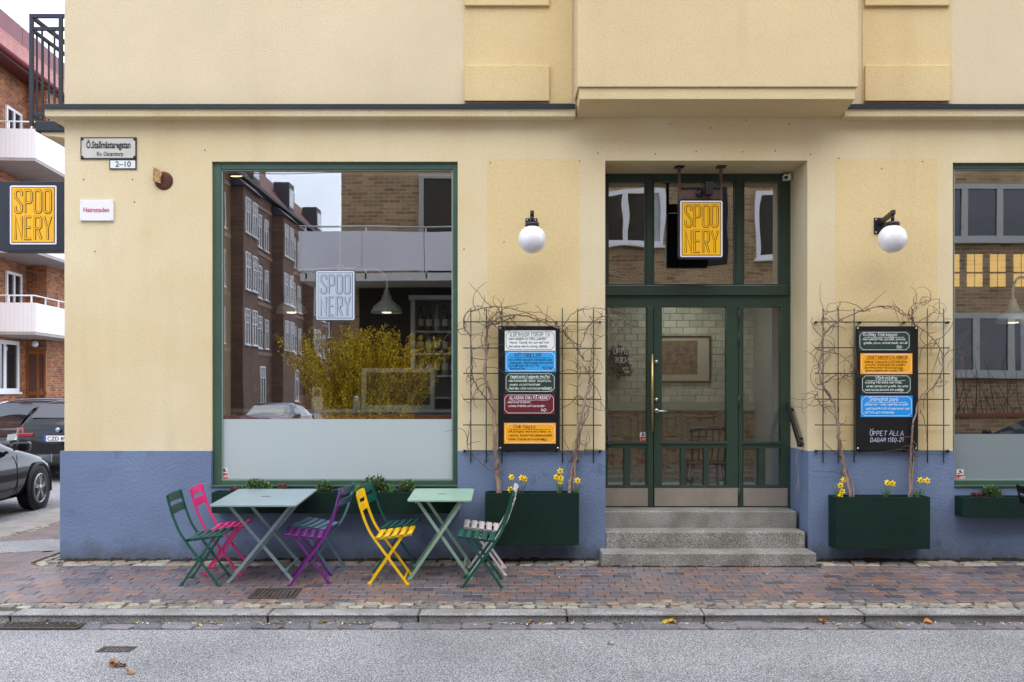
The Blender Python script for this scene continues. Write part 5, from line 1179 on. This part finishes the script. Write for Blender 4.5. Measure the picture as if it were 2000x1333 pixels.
MB().tube([(.85, -7.4, EV + .02), (.85, 34.4, EV + .02)], .09, 10).build('gutter', ROOFM, ro); MB().box(.69, .78, -7.3, 34.3, EV - .12, EV).build('eaves_board', mat('eaves', rgb('5A3A36'), .6), ro)
pan = MB().box(-.0655, .0655, -.012, .012, 0, .93).mesh('panel_slat', WHP)
for zb, who in ((9.08, 0), (6.12, 1), (3.50, 2)):
    b = MB().box(.0, 1.62, -3.2, 5.4, zb - .09, zb + .0).build('balcony', CONC, LB)
    for k in range(13): inst('panel_slat', pan, b, (-.02 + k * .135, -3.2, zb + .002))
    for k in range(64): inst('panel_slat', pan, b, (1.62, -3.13 + k * .135, zb + .002), (0, 0, R(90)))
    rl = MB(); rl.tube([(-.05, -3.2, zb + 1.16), (1.62, -3.2, zb + 1.16), (1.62, 5.4, zb + 1.16)], .026, 8); rl.build('handrail', mat('rail_white', rgb('D8D8DA'), .4), b)
    for k in range(3): MB().box(.1 + k * .7, .14 + k * .7, -3.22, -3.18, zb + .9, zb + 1.15).build('rail_post', WHITE, b)
    for k in range(8): MB().box(1.60, 1.64, -2.4 + k * 1.05, -2.36 + k * 1.05, zb + .9, zb + 1.15).build('rail_post', WHITE, b)
    window(LB, 1.15, 2.1, (.012, -1.05, zb + .05), R(90), 2, 0, WHITE, .09); window(LB, 1.2, 1.5, (.70, 3.1, zb + .55), R(90), 2, 0, WHITE, .08)
window(LB, 2.1, 1.75, (.012, -1.75, 1.55), R(90), 2, 0, WHITE, .13)
WOOD = mat('oak_door', rgb('9A5A1E'), .4, var=(3, .25)); 
dm = MB(); YW0 = -.012
for a, b, c, d in ((.01, .69, 0, .10), (.01, .69, 1.42, 1.54), (.01, .69, 2.86, 2.98)): dm.box(a, b, YW0 - .04, YW0, ZR + .2 + c, ZR + .2 + d)
for a in (.01, .37, .62): dm.box(a, a + .07, YW0 - .04, YW0, ZR + .3, ZR + 3.06)
do = dm.build('entrance_door', WOOD, LB); MB().box(.02, .68, YW0 - .012, YW0 - .002, ZR + .2, ZR + 3.1).build('pane', mat('door_pane', rgb('6A4A48'), .1), do)
t = thing('wall_lantern', 'small white globe lantern above the brown door of the brick building', 'lamp', (-16.62, 24.0, 4.6 - 1.27)); MB().lathe([(.11 * math.sin(R(15 * k)), .11 * math.cos(R(15 * k))) for k in range(13)], (0, -.25, -.1), 14).build('globe', OPAL, t); MB().tube([(-.2, .2, .15), (-.1, -.25, .15), (0, -.25, 0)], .02, 6).build('arm', BLACK, t)
# balcony of the corner building on its side wall
sb = thing('iron_balcony', 'small balcony with black iron railing on the side wall at the top left corner', 'balcony', (BX0, 1.6, 4.4))
def _sb():
    Ya, Yb_ = .72, 3.1; xo = X(60, Ya); zt = Z(32, Ya); zs = Z(224, Ya); IR = mat('iron_railing', rgb('1A2230'), .45)
    MB().box(X(68, Ya), BX0 - .002, Ya, Yb_, Z(257, Ya), Z(236, Ya)).build('slab', NAVY, None, bevel=.01); MB().hexa([(X(78, Ya), Ya + .03, Z(262, Ya)), (BX0 - .002, Ya + .03, Z(276, Ya)), (BX0 - .002, Yb_ - .03, Z(276, Ya)), (X(78, Ya), Yb_ - .03, Z(262, Ya)), (X(78, Ya), Ya + .03, Z(257, Ya) - .001), (BX0 - .002, Ya + .03, Z(257, Ya) - .001), (BX0 - .002, Yb_ - .03, Z(257, Ya) - .001), (X(78, Ya), Yb_ - .03, Z(257, Ya) - .001)]).build('bracket', STUC, None)
    for zz, w in ((zt, .04), (Z(57, Ya), .035), (zs, .035)):
        MB().bar((xo - .01, Ya, zz), (BX0 - .003, Ya, zz), w * .8, w).bar((xo, Ya + .02, zz), (xo, Yb_, zz), w, w * .8).build('rail', IR, None)
    for k in range(4): MB().box(xo + .12 + k * .13 - .008, xo + .12 + k * .13 + .008, Ya - .008, Ya + .008, zs, Z(57, Ya)).build('baluster', IR, None)
    for k in range(18): MB().box(xo - .008, xo + .008, Ya + .13 * (k + 1) - .008, Ya + .13 * (k + 1) + .008, zs, Z(57, Ya)).build('baluster', IR, None)
    for a, b in ((xo + .01, Ya), (X(119, Ya), Ya), (xo, Yb_)): MB().box(a - .018, a + .018, b - .018, b + .018, Z(246, Ya), zt).build('post', IR, None)
wbuild(sb, _sb)
# ------------------------------------------------------------------ cars
TYRE = mat('tyre', rgb('151515'), .85); RIMM = mat('alloy_rim', rgb('A6A8AC'), .3, metal=.85); CGL = mat('car_glass', rgb('0E1216'), .03, spec=.9, coat=.5); CHRM = mat('chrome_trim', rgb('D5D8DC'), .12, metal=.9); PLST = mat('car_plastic', rgb('131416'), .55)
SED = [(2.30, .55, .34, .56, .58, .50), (2.20, .76, .24, .62, .66, .66), (1.75, .87, .20, .76, .82, .74), (1.0, .90, .20, .86, .95, .78), (.75, .905, .20, .88, 1.00, .74), (.05, .91, .20, .90, 1.34, .62), (-.45, .91, .20, .91, 1.42, .60), (-1.15, .91, .20, .92, 1.37, .60), (-1.75, .90, .20, .94, 1.10, .66), (-2.05, .86, .24, .93, .99, .70), (-2.28, .74, .30, .88, .93, .64), (-2.34, .60, .36, .78, .82, .55)]
SUV = [(2.22, .55, .36, .66, .70, .5), (2.12, .78, .26, .78, .84, .68), (1.6, .89, .24, .92, .99, .76), (1.0, .91, .24, .98, 1.08, .78), (.8, .915, .24, 1.0, 1.14, .76), (.2, .92, .24, 1.02, 1.54, .64), (-.4, .92, .24, 1.03, 1.63, .62), (-1.2, .92, .24, 1.04, 1.62, .62), (-1.8, .91, .24, 1.05, 1.55, .62), (-2.1, .89, .28, 1.04, 1.22, .72), (-2.2, .84, .34, 1.0, 1.06, .72), (-2.24, .74, .38, .84, .88, .64)]
def carpaint(name, c):
    m = mat(name, rgb(c), .07, metal=0, spec=.45); return m
def car(label, cat, st, pm, loc, deg, plate=None, facing='rear', chrome=False, grp=None):
    t = thing('parked_car', label, cat, loc, (0, 0, R(deg)), grp)
    def sec(s):
        y, w, zb, zk, zt, wt = s; tall = zt - zk > .2
        return [(0, y, zb), (w * .86, y, zb), (w * .97, y, zb + .10), (w, y, (zb + zk) / 2 + .05), (w * .965, y, zk), (wt + (.05 if tall else .03), y, zt - (.07 if tall else .03)), (wt * .82, y, zt), (0, y, zt + .015)]
    m = MB(); secs = [sec(s) for s in st]; full = []
    for s in secs: full.append(s + [(-p[0], p[1], p[2]) for p in reversed(s[1:-1])])
    n = len(full[0]); m.v = [p for s in full for p in s]
    for a in range(len(full) - 1):
        for k in range(n): m.f.append((a * n + k, a * n + (k + 1) % n, (a + 1) * n + (k + 1) % n, (a + 1) * n + k)); m.sm.append(True)
    m.f.append(tuple(reversed(range(n)))); m.f.append(tuple((len(full) - 1) * n + k for k in range(n))); m.sm += [True, True]
    body = m.build('body', pm, t, sub=2)
    # side glass and screens set just proud of the bodywork
    cab = [k for k in range(len(st)) if st[k][4] - st[k][3] > .09]; c0, c1 = cab[0], cab[-1]
    L = lambda a, b, u: Vector(a) * (1 - u) + Vector(b) * u
    for sg in (-1, 1):
        up, lo = [], []
        for k in range(c0 + 1, c1 + 1):
            p4, p5 = secs[k][4], secs[k][5]; u1 = .90; lo.append(L(p4, p5, .10)); up.append(L(p4, p5, u1 if k not in (c0 + 1,) else .75))
        gm = MB()
        for k in range(len(lo) - 1):
            e = .97 if k % 2 else 1.0; q = [lo[k], L(lo[k], lo[k + 1], .96), L(up[k], up[k + 1], .96), up[k]]; gm.face([Vector((sg * (v.x + .004), v.y, v.z)) for v in (q if sg < 0 else q[::-1])], True)
        gm.build('side_window', CGL, t)
        if chrome:
            cm_ = MB(); cm_.tube([Vector((sg * (v.x + .012), v.y, v.z + .03)) for v in up], .02, 6); cm_.build('window_trim', CHRM, t)
    for ys in ((.66, -.42) if st is SED else (.7, -.45)):
        for sg in (-1, 1):
            w = st[5][1] * .988; MB().tube([(sg * w * .985, ys, .30), (sg * w, ys + .02, .55), (sg * w * .985, ys, st[5][3] - .02)], .006, 5).build('door_seam', PLST, t); MB().bar((sg * (w + .012), ys - .92, st[5][3] - .13), (sg * (w + .012), ys - .74, st[5][3] - .13), .022, .022).build('door_handle', CHRM, t)
    def screen(ka, kb, name):
        a5, a6, b5, b6 = secs[ka][5], secs[ka][6], secs[kb][5], secs[kb][6]
        p = [Vector((-a6[0] * 1.02, a6[1], a6[2])), Vector((a6[0] * 1.02, a6[1], a6[2])), Vector((b6[0] * .98, b6[1], b6[2])), Vector((-b6[0] * .98, b6[1], b6[2]))]
        nrm = (p[1] - p[0]).cross(p[3] - p[0]).normalized(); nrm = nrm if nrm.z > 0 else -nrm
        lo, hi = (p[0] + p[1]) / 2, (p[2] + p[3]) / 2; q = [L(p[0], p[3], .10), L(p[1], p[2], .10), L(p[1], p[2], .92), L(p[0], p[3], .92)]
        MB().face([v + nrm * .012 for v in q]).build(name, CGL, t)
    screen(4, 5, 'windscreen'); k = 8 if st is SED else 9; screen(k, k - 1, 'rear_window')
    wy = (1.38, -1.40); wr = .325 if st is SED else .35
    for y in wy:
        for sg in (-1, 1):
            xw = sg * (st[3][1] - .20)
            MB().lathe([(wr * .70, -.11), (wr * .95, -.11), (wr, -.07), (wr, .07), (wr * .95, .11), (wr * .70, .11)], (xw + sg * .10, y, wr), 28, 'x').build('tyre', TYRE, t)
            rm = MB(); rm.lathe([(wr * .70, 0), (wr * .66, .02 * sg), (wr * .62, -.03 * sg)], (xw + sg * .205, y, wr), 28, 'x'); o = rm.build('rim', RIMM, t)
            s = MB()
            for q in range(5):
                a = q * 2 * math.pi / 5 + .3
                for da in (-.13, .13): s.bar((xw + sg * .20, y, wr), (xw + sg * .195, y + math.cos(a + da) * wr * .66, wr + math.sin(a + da) * wr * .66), .022, .03, up=(1, 0, 0))
            s.lathe([(0, .02 * sg), (.05, .015 * sg), (.055, 0)], (xw + sg * .205, y, wr), 12, 'x'); s.build('spokes', RIMM, o)
            MB().lathe([(0, 0), (wr * .68, 0)], (xw + sg * .15, y, wr), 20, 'x').build('brake_shade', PLST, o)
            ar = MB(); ar.tube([(sg * (st[3][1] - .004), y + math.cos(R(a)) * (wr + .05), wr + math.sin(R(a)) * (wr + .05)) for a in range(-12, 193, 12)], .030, 6); ar.build('wheel_arch', PLST, t)
            wl_ = MB(); wl_.lathe([(0, 0), (wr + .045, 0), (wr + .045, -.03 * sg)], (sg * (st[3][1] + .006), y, wr), 28, 'x'); wl_.build('wheel_housing', PLST, t)
    for sg in (-1, 1):
        y = .62; z = (st[4][3] + .06); mm = MB(); mm.box(sg * .93, sg * 1.10, y - .06, y + .06, z, z + .13); mm.build('side_mirror', pm, t, bevel=.03, seg=3); MB().bar((sg * .86, y, z + .02), (sg * .95, y, z + .05), .03, .05).build('mirror_foot', PLST, t)
        hl = MB(); hl.hexa([(sg * .48, 2.22, .66 if st is SED else .78), (sg * .80, 2.02, .66 if st is SED else .80), (sg * .80, 2.05, .66 if st is SED else .80), (sg * .48, 2.26, .66 if st is SED else .78), (sg * .48, 2.17, .76 if st is SED else .90), (sg * .84, 1.92, .80 if st is SED else .95), (sg * .84, 1.96, .80 if st is SED else .95), (sg * .48, 2.21, .76 if st is SED else .90)]); hl.build('headlight', mat('headlight_glass', rgb('AEB6BC'), .08, metal=.4, coat=1) if 'headlight_glass' not in bpy.data.materials else bpy.data.materials['headlight_glass'], t)
        tl = MB(); zt = st[-3][3]; tl.box(sg * .48, sg * .78, st[-1][0] - .012, st[-1][0] + .08, zt - .15, zt - .07).hexa([(sg * .66, st[-1][0], zt - .15), (sg * .87, st[-3][0] - .02, zt - .15), (sg * .87, st[-3][0] + .12, zt - .13), (sg * .66, st[-1][0] + .1, zt - .15), (sg * .68, st[-2][0] - .01, zt + .03), (sg * .855, st[-3][0] - .02, zt + .04), (sg * .865, st[-3][0] + .10, zt + .0), (sg * .68, st[-2][0] + .1, zt + .03)]); tl.build('tail_light', bpy.data.materials.get('tail_red') or mat('tail_red', rgb('8E0A12'), .12, coat=.4), t, bevel=.02)
    yb = -2.33 if st is SED else -2.25
    bm = MB(); bm.box(-.80, .80, yb - .03, yb + .18, .34, .56); bm.build('bumper', PLST if st is SUV else pm, t, bevel=.05, seg=3)
    if plate:
        pz = .86 if st is SUV else .62; o = MB().box(-.26, .26, yb - .034, yb - .01, pz - .055, pz + .055).build('number_plate', mat('plate_ground', rgb('E6E8EA'), .4), t); MB().box(-.26, -.215, yb - .036, yb - .034, pz - .055, pz + .055).build('blue_band', mat('plate_blue', rgb('1E4AA8'), .4), o)
        text_mesh(plate, .105, mat('plate_ink', rgb('141414'), .5), o, .02, pz - .037, yb - .0375, 1.05, .002)
        MB().lathe([(0, -.02), (.042, -.018), (.045, 0)], (0, yb - .005, pz + .17), 18, 'y').build('badge', mat('badge_blue', rgb('8FA6C4'), .2, metal=.5), t)
    return t
car('dark grey saloon car parked nearest, partly cut off by the left edge', 'car', SED, carpaint('paint_graphite', '15171D'), (-8.02, 3.75, ZR), 3)
car('black car seen from behind with its number plate at the corner of the building', 'car', SUV, carpaint('paint_black', '0E1014'), (-8.97, 11.55, ZR), 2, 'CZD 891')
car('dark car with a bright window trim facing the street behind the black car', 'car', SUV, carpaint('paint_dark', '191B20'), (-10.9, 12.2, ZR), 184, None, 'front', True)
# ------------------------------------------------------------------ the other side of the street, seen mirrored in the glass
OY = -11.1; OB1, OB2, OBM = rgb('B99A6E'), rgb('8E6E4A'), rgb('B8AC98')
OBX = brickwork('ochre_brick_x', 'x', OB1, OB2, OBM, .24, .08, .008); OBY = brickwork('ochre_brick_y', 'y', OB1, OB2, OBM, .24, .08, .008)
OP = struct(MB().box(-3.9, 40, -11.08, -8.25, -.4, -.05).build('far_pavement', mat('far_paving', rgb('8C857C'), .8, var=(5, .25)))); MB().box(-3.9, 40, -8.25, -8.1, -.4, -.045).build('kerb_stone', KERBM, OP, bevel=.02)
OB = thing('brick_house', 'ochre brick house across the street with grey window frames and a long balcony', 'building', (0, OY, 0))
def ow(x0, x1, y0, y1, z0, z1, m, n='wall', par=OB): return MB().box(x0, x1, y0 - OY, y1 - OY, z0, z1).build(n, m, par)
ow(-3.7, 26, OY - 9, OY, -.3, 11.2, OBX); ow(-4.1, 26.4, OY - 9.4, OY + .4, 11.202, 11.5, ROOFM, 'roof')
ow(-3.702, -3.66, OY - 8.9, OY - .02, -.3, 11.18, OBY)
GRF = mat('grey_frame', rgb('A8A8A2'), .5)
bl = ow(-4.3, 2.0, OY + .0, OY + 1.25, 3.86, 4.02, mat('slab_white', rgb('C8C8C6'), .6), 'balcony'); BPAN = mat('balcony_panel', rgb('DADAE2'), .5, var=(1, .05))
for k in range(5): MB().box(-4.3 + k * 1.26 + .006, -4.3 + (k + 1) * 1.26 - .006, 1.23, 1.26, 4.06, 4.86).build('balcony_panel', BPAN, bl)
MB().box(-4.33, -4.30, .02, 1.26, 4.06, 4.86).build('balcony_panel', BPAN, bl); MB().tube([(-4.31, .05, 4.96), (-4.31, 1.25, 4.96), (2.0, 1.25, 4.96)], .02, 8).build('handrail', STEEL, bl)
for k in range(6): MB().box(-4.2 + k * 1.22, -4.17 + k * 1.22, 1.22, 1.25, 3.9, 4.95).build('rail_post', WHITE, bl)
window(OB, 1.1, 2.25, (-1.45, .012, 4.05), R(180), 1, 0, GRF, .10, True)
window(OB, 1.7, 1.25, (2.6, .012, 4.95), R(180), 2, 0, WHITE, .10, True); window(OB, 1.0, 1.6, (6.05, .012, 4.6), R(180), 1, 0, WHITE, .10, True)
ow(3.75, 4.9, OY, OY + .02, 4.5, 6.4, mat('dark_recess', rgb('141414'), .8), 'dark_panel')
for x in (10.15, 12.6, 15.0): window(OB, 2.3, 1.25, (x, .012, 4.85), R(180), 3, 0, GRF, .11)
for x in (10.4, 12.8, 15.2): window(OB, 2.2, 1.35, (x, .012, 1.95), R(180), 3, 0, GRF, .12, True)
window(OB, 1.3, 1.5, (6.75, .012, 1.9), R(180), 2, 0, WHITE, .1, True)
for x in (-1.6, 3.0, 6.0, 10, 14): window(OB, 1.5, 1.3, (x, .012, 9.2), R(180), 2, 0, WHITE, .09, True); window(OB, 1.5, 1.3, (x, .012, 7.0), R(180), 2, 0, WHITE, .09, True)
ow(-3.3, 1.5, OY, OY + .01, -.05, 3.84, mat('shop_painted_shade', rgb('1C1815'), .8), 'painted_shade_shopfront')  # dark shopfront panel; its colour and height also carry the shade under the balcony
gw = thing('garden_wall', 'low brick garden wall with a brown coping across the street', 'wall', (10, -9.9, 0)); MB().box(-2.5, 9, -.12, .12, -.06, 1.1).build('wall', OBX, gw); MB().box(-2.55, 9.05, -.16, .16, 1.1, 1.17).build('coping', mat('coping', rgb('7A4A30'), .7), gw)
# forsythia
fs = thing('forsythia_bush', 'large forsythia bush in yellow bloom across the street', 'bush', (-2.95, -9.75, -.05)); g = random.Random(17); st, bl_ = MB(), MB()
for k in range(360):
    a = g.uniform(0, 6.28); r0 = g.uniform(0, .5); L = g.uniform(1.5, 3.1); lean = g.uniform(.05, .85); p = Vector((math.cos(a) * r0, math.sin(a) * r0 * .6, 0)); q = []
    for i in range(9):
        u = i / 8; q.append(p + Vector((math.cos(a) * lean * L * .62 * u ** 1.3, math.sin(a) * lean * L * .35 * u ** 1.3, L * (u - .10 * lean * u * u))))
    st.tube(q, .010, 4, .003, cap=False)
    for i in range(int(L * 115)):
        u = g.uniform(.16, 1); f = u * 8; j = min(7, int(f)); c = q[j].lerp(q[j + 1], f - j) + Vector((g.gauss(0, .035), g.gauss(0, .035), g.gauss(0, .03))); w = g.uniform(.014, .028)
        e = Vector((g.gauss(0, 1), g.gauss(0, 1), g.gauss(0, 1))).normalized() * w; h_ = e.orthogonal().normalized() * w * .7; bl_.face([c - e, c + h_, c + e, c - h_])
st.build('stems', TWIG, fs); bl_.build('blossoms', pieces('forsythia_bloom', [(0, rgb('F0D01C')), (.3, rgb('F8E030')), (.6, rgb('E2C018')), (.8, rgb('9A8A20'))], .7, 10, .15, .0005), fs, kind='stuff')
bs = thing('bare_shrub', 'bare twiggy shrub behind the garden wall across the street', 'shrub', (10.2, -10.25, 0)); m = MB(); g = random.Random(5)
for k in range(70):
    x = g.uniform(-1.9, 3.5); p = Vector((x, g.uniform(-.25, .15), 0)); q = [p]; d = Vector((g.gauss(0, .18), 0, 1)).normalized(); L = g.uniform(1.3, 2.7)
    for i in range(10): d = (d + Vector((g.gauss(0, .10), g.gauss(0, .03), 0))).normalized(); p = p + d * L / 10; q.append(p)
    m.tube(q, .012, 4, .004, cap=False)
m.build('twigs', mat('bare_twig', rgb('3A2E28'), .9), bs)
# long brick terrace on the far corner
TB1, TB2, TBM = rgb('866450'), rgb('684E40'), rgb('7C6E64')
TBY = brickwork('terrace_brick', 'y', TB1, TB2, TBM); TX = -16.0
TR = thing('brick_terrace', 'long dark red brick terrace with white sash windows, bay fronts and a mansard roof', 'building', (TX, -38, 0)); DKR = mat('slate_roof', rgb('3E3A40'), .6, var=(3, .2)); REDT = mat('terrace_roof', rgb('6A3A30'), .7, var=(3, .2))
def tb(x0, x1, y0, y1, z0, z1, m, n='wall', par=None): return MB().box(x0, x1, y0, y1, z0, z1).build(n, m, par or TR)
tb(-9, 0, -35, 6, -.3, 14.2, TBY)
MB().hexa([(-9, -35, 14.2), (.35, -35, 14.2), (.35, 6, 14.2), (-9, 6, 14.2), (-9, -35, 17.4), (-2.2, -35, 17.4), (-2.2, 6, 17.4), (-9, 6, 17.4)]).build('roof', REDT, TR)
MB().box(.0, .45, -35, 6, 14.0, 14.2).build('eaves', DKR, TR)
for zf in (3.75, 6.95, 10.15, 13.1): MB().box(-.02, .05, -35, 6, zf, zf + .22).build('string_course', mat('terrace_band_%d' % int(zf), rgb('8A7464'), .8, var=(2, .15)), TR)
for k in range(4):
    y0 = 3 - k * 9.4
    b = tb(.002, .75, y0 - 3.2, y0, -.3, 13.2, TBY, 'bay'); MB().prism([(-.3 + .002, 13.2), (1.0, 13.2), (.5, 13.7), (-.3, 14.1)], y0 - 3.4, y0 + .2, 'xz').build('bay_roof', DKR, b)
    for zf in (4.2, 7.4, 10.6): 
        window(TR, 1.0, 2.1, (.765, y0 - .85, zf), R(90), 2, .62, WHITE, .065); window(TR, 1.0, 2.1, (.765, y0 - 2.35, zf), R(90), 2, .62, WHITE, .065)
        window(TR, 1.0, 2.1, (.012, y0 - 4.4, zf), R(90), 2, .62, WHITE, .065); window(TR, 1.0, 2.1, (.012, y0 - 6.2, zf), R(90), 2, .62, WHITE, .065); window(TR, .9, 2.0, (.012, y0 - 7.9, zf), R(90), 2, .62, WHITE, .065)
    for q in range(2): window(TR, 1.2, 2.4, (.012, y0 - 4.6 - q * 2.4, .7), R(90), 2, .7, WHITE, .1)
    d = tb(-.9, .2, y0 - 5.6, y0 - 4.0, 14.3, 16.4, DKR, 'dormer'); MB().box(.2, .23, y0 - 5.4, y0 - 4.2, 14.7, 16.0).build('dormer_window', WHITE, d); tb(-2.9, -2.3, y0 - 7.3, y0 - 6.6, 17.3, 18.2, TBY, 'chimney')
fh = thing('far_house', 'plain brick house closing the view at the end of the crossing street', 'building', (-20.5, -100, 0)); MB().box(-9, 9.5, -8, 0, -.3, 14.5).build('wall', brickwork('far_brick', 'x', TB1, TB2, TBM), fh); MB().hexa([(-9.3, -8.2, 14.502), (9.8, -8.2, 14.502), (9.8, .3, 14.502), (-9.3, .3, 14.502), (-9.3, -5, 18), (9.8, -5, 18), (9.8, -3.5, 18), (-9.3, -3.5, 18)]).build('roof', REDT, fh)
for zf in (1.2, 4.4, 7.6, 10.8):
    for k in range(6): window(fh, 1.3, 1.8, (-7 + k * 2.9, .012, zf), R(180), 2, .62, WHITE, .065)
# things by the far kerb: cars and parking signs
car('blue car parked along the far kerb, mirrored in the big window', 'car', SED, carpaint('paint_blue', '2A3A58'), (-7.6, -20.5, ZR), 2); car('dark blue car parked in front of the garden wall across the street', 'car', SED, carpaint('paint_navy', '232C3C'), (9.4, -7.1, ZR), 90)
for k, (x, y, w) in enumerate(((-8.6, -16.5, 'nearer'), (-10.0, -19.5, 'farther'))):
    t = thing('parking_sign', '%s blue parking sign on a grey post across the street' % w, 'traffic sign', (x, y, ZR), group='blue parking signs'); MB().tube([(0, 0, 0), (0, 0, 2.9)], .03, 10).build('post', STEEL, t); o = MB().box(-.24, .24, .035, .05, 2.2, 2.9).build('sign_plate', mat('sign_blue', rgb('1A4CA0'), .4), t); MB().box(-.24, .24, .035, .05, 1.9, 2.18).build('sub_plate', mat('sign_yellow_plate', rgb('D8B020'), .4), t)
    q = text_mesh('P', .42, SWHITE, o, 0, 2.42, .056, 1, .01); q.rotation_euler = (R(90), 0, R(180))
m = MB()
for z0, y0 in ((8.6, -14), (8.2, -20)): m.tube(smooth([(-26, y0, z0 + 1.2), (-10, y0, z0 + .2), (0, y0 + 2, z0), (14, y0 + 4, z0 + .9)], 8), .012, 4)
tag(m.build('overhead_wires', BLACK), 'thin overhead wires spanning the crossing', 'wire')
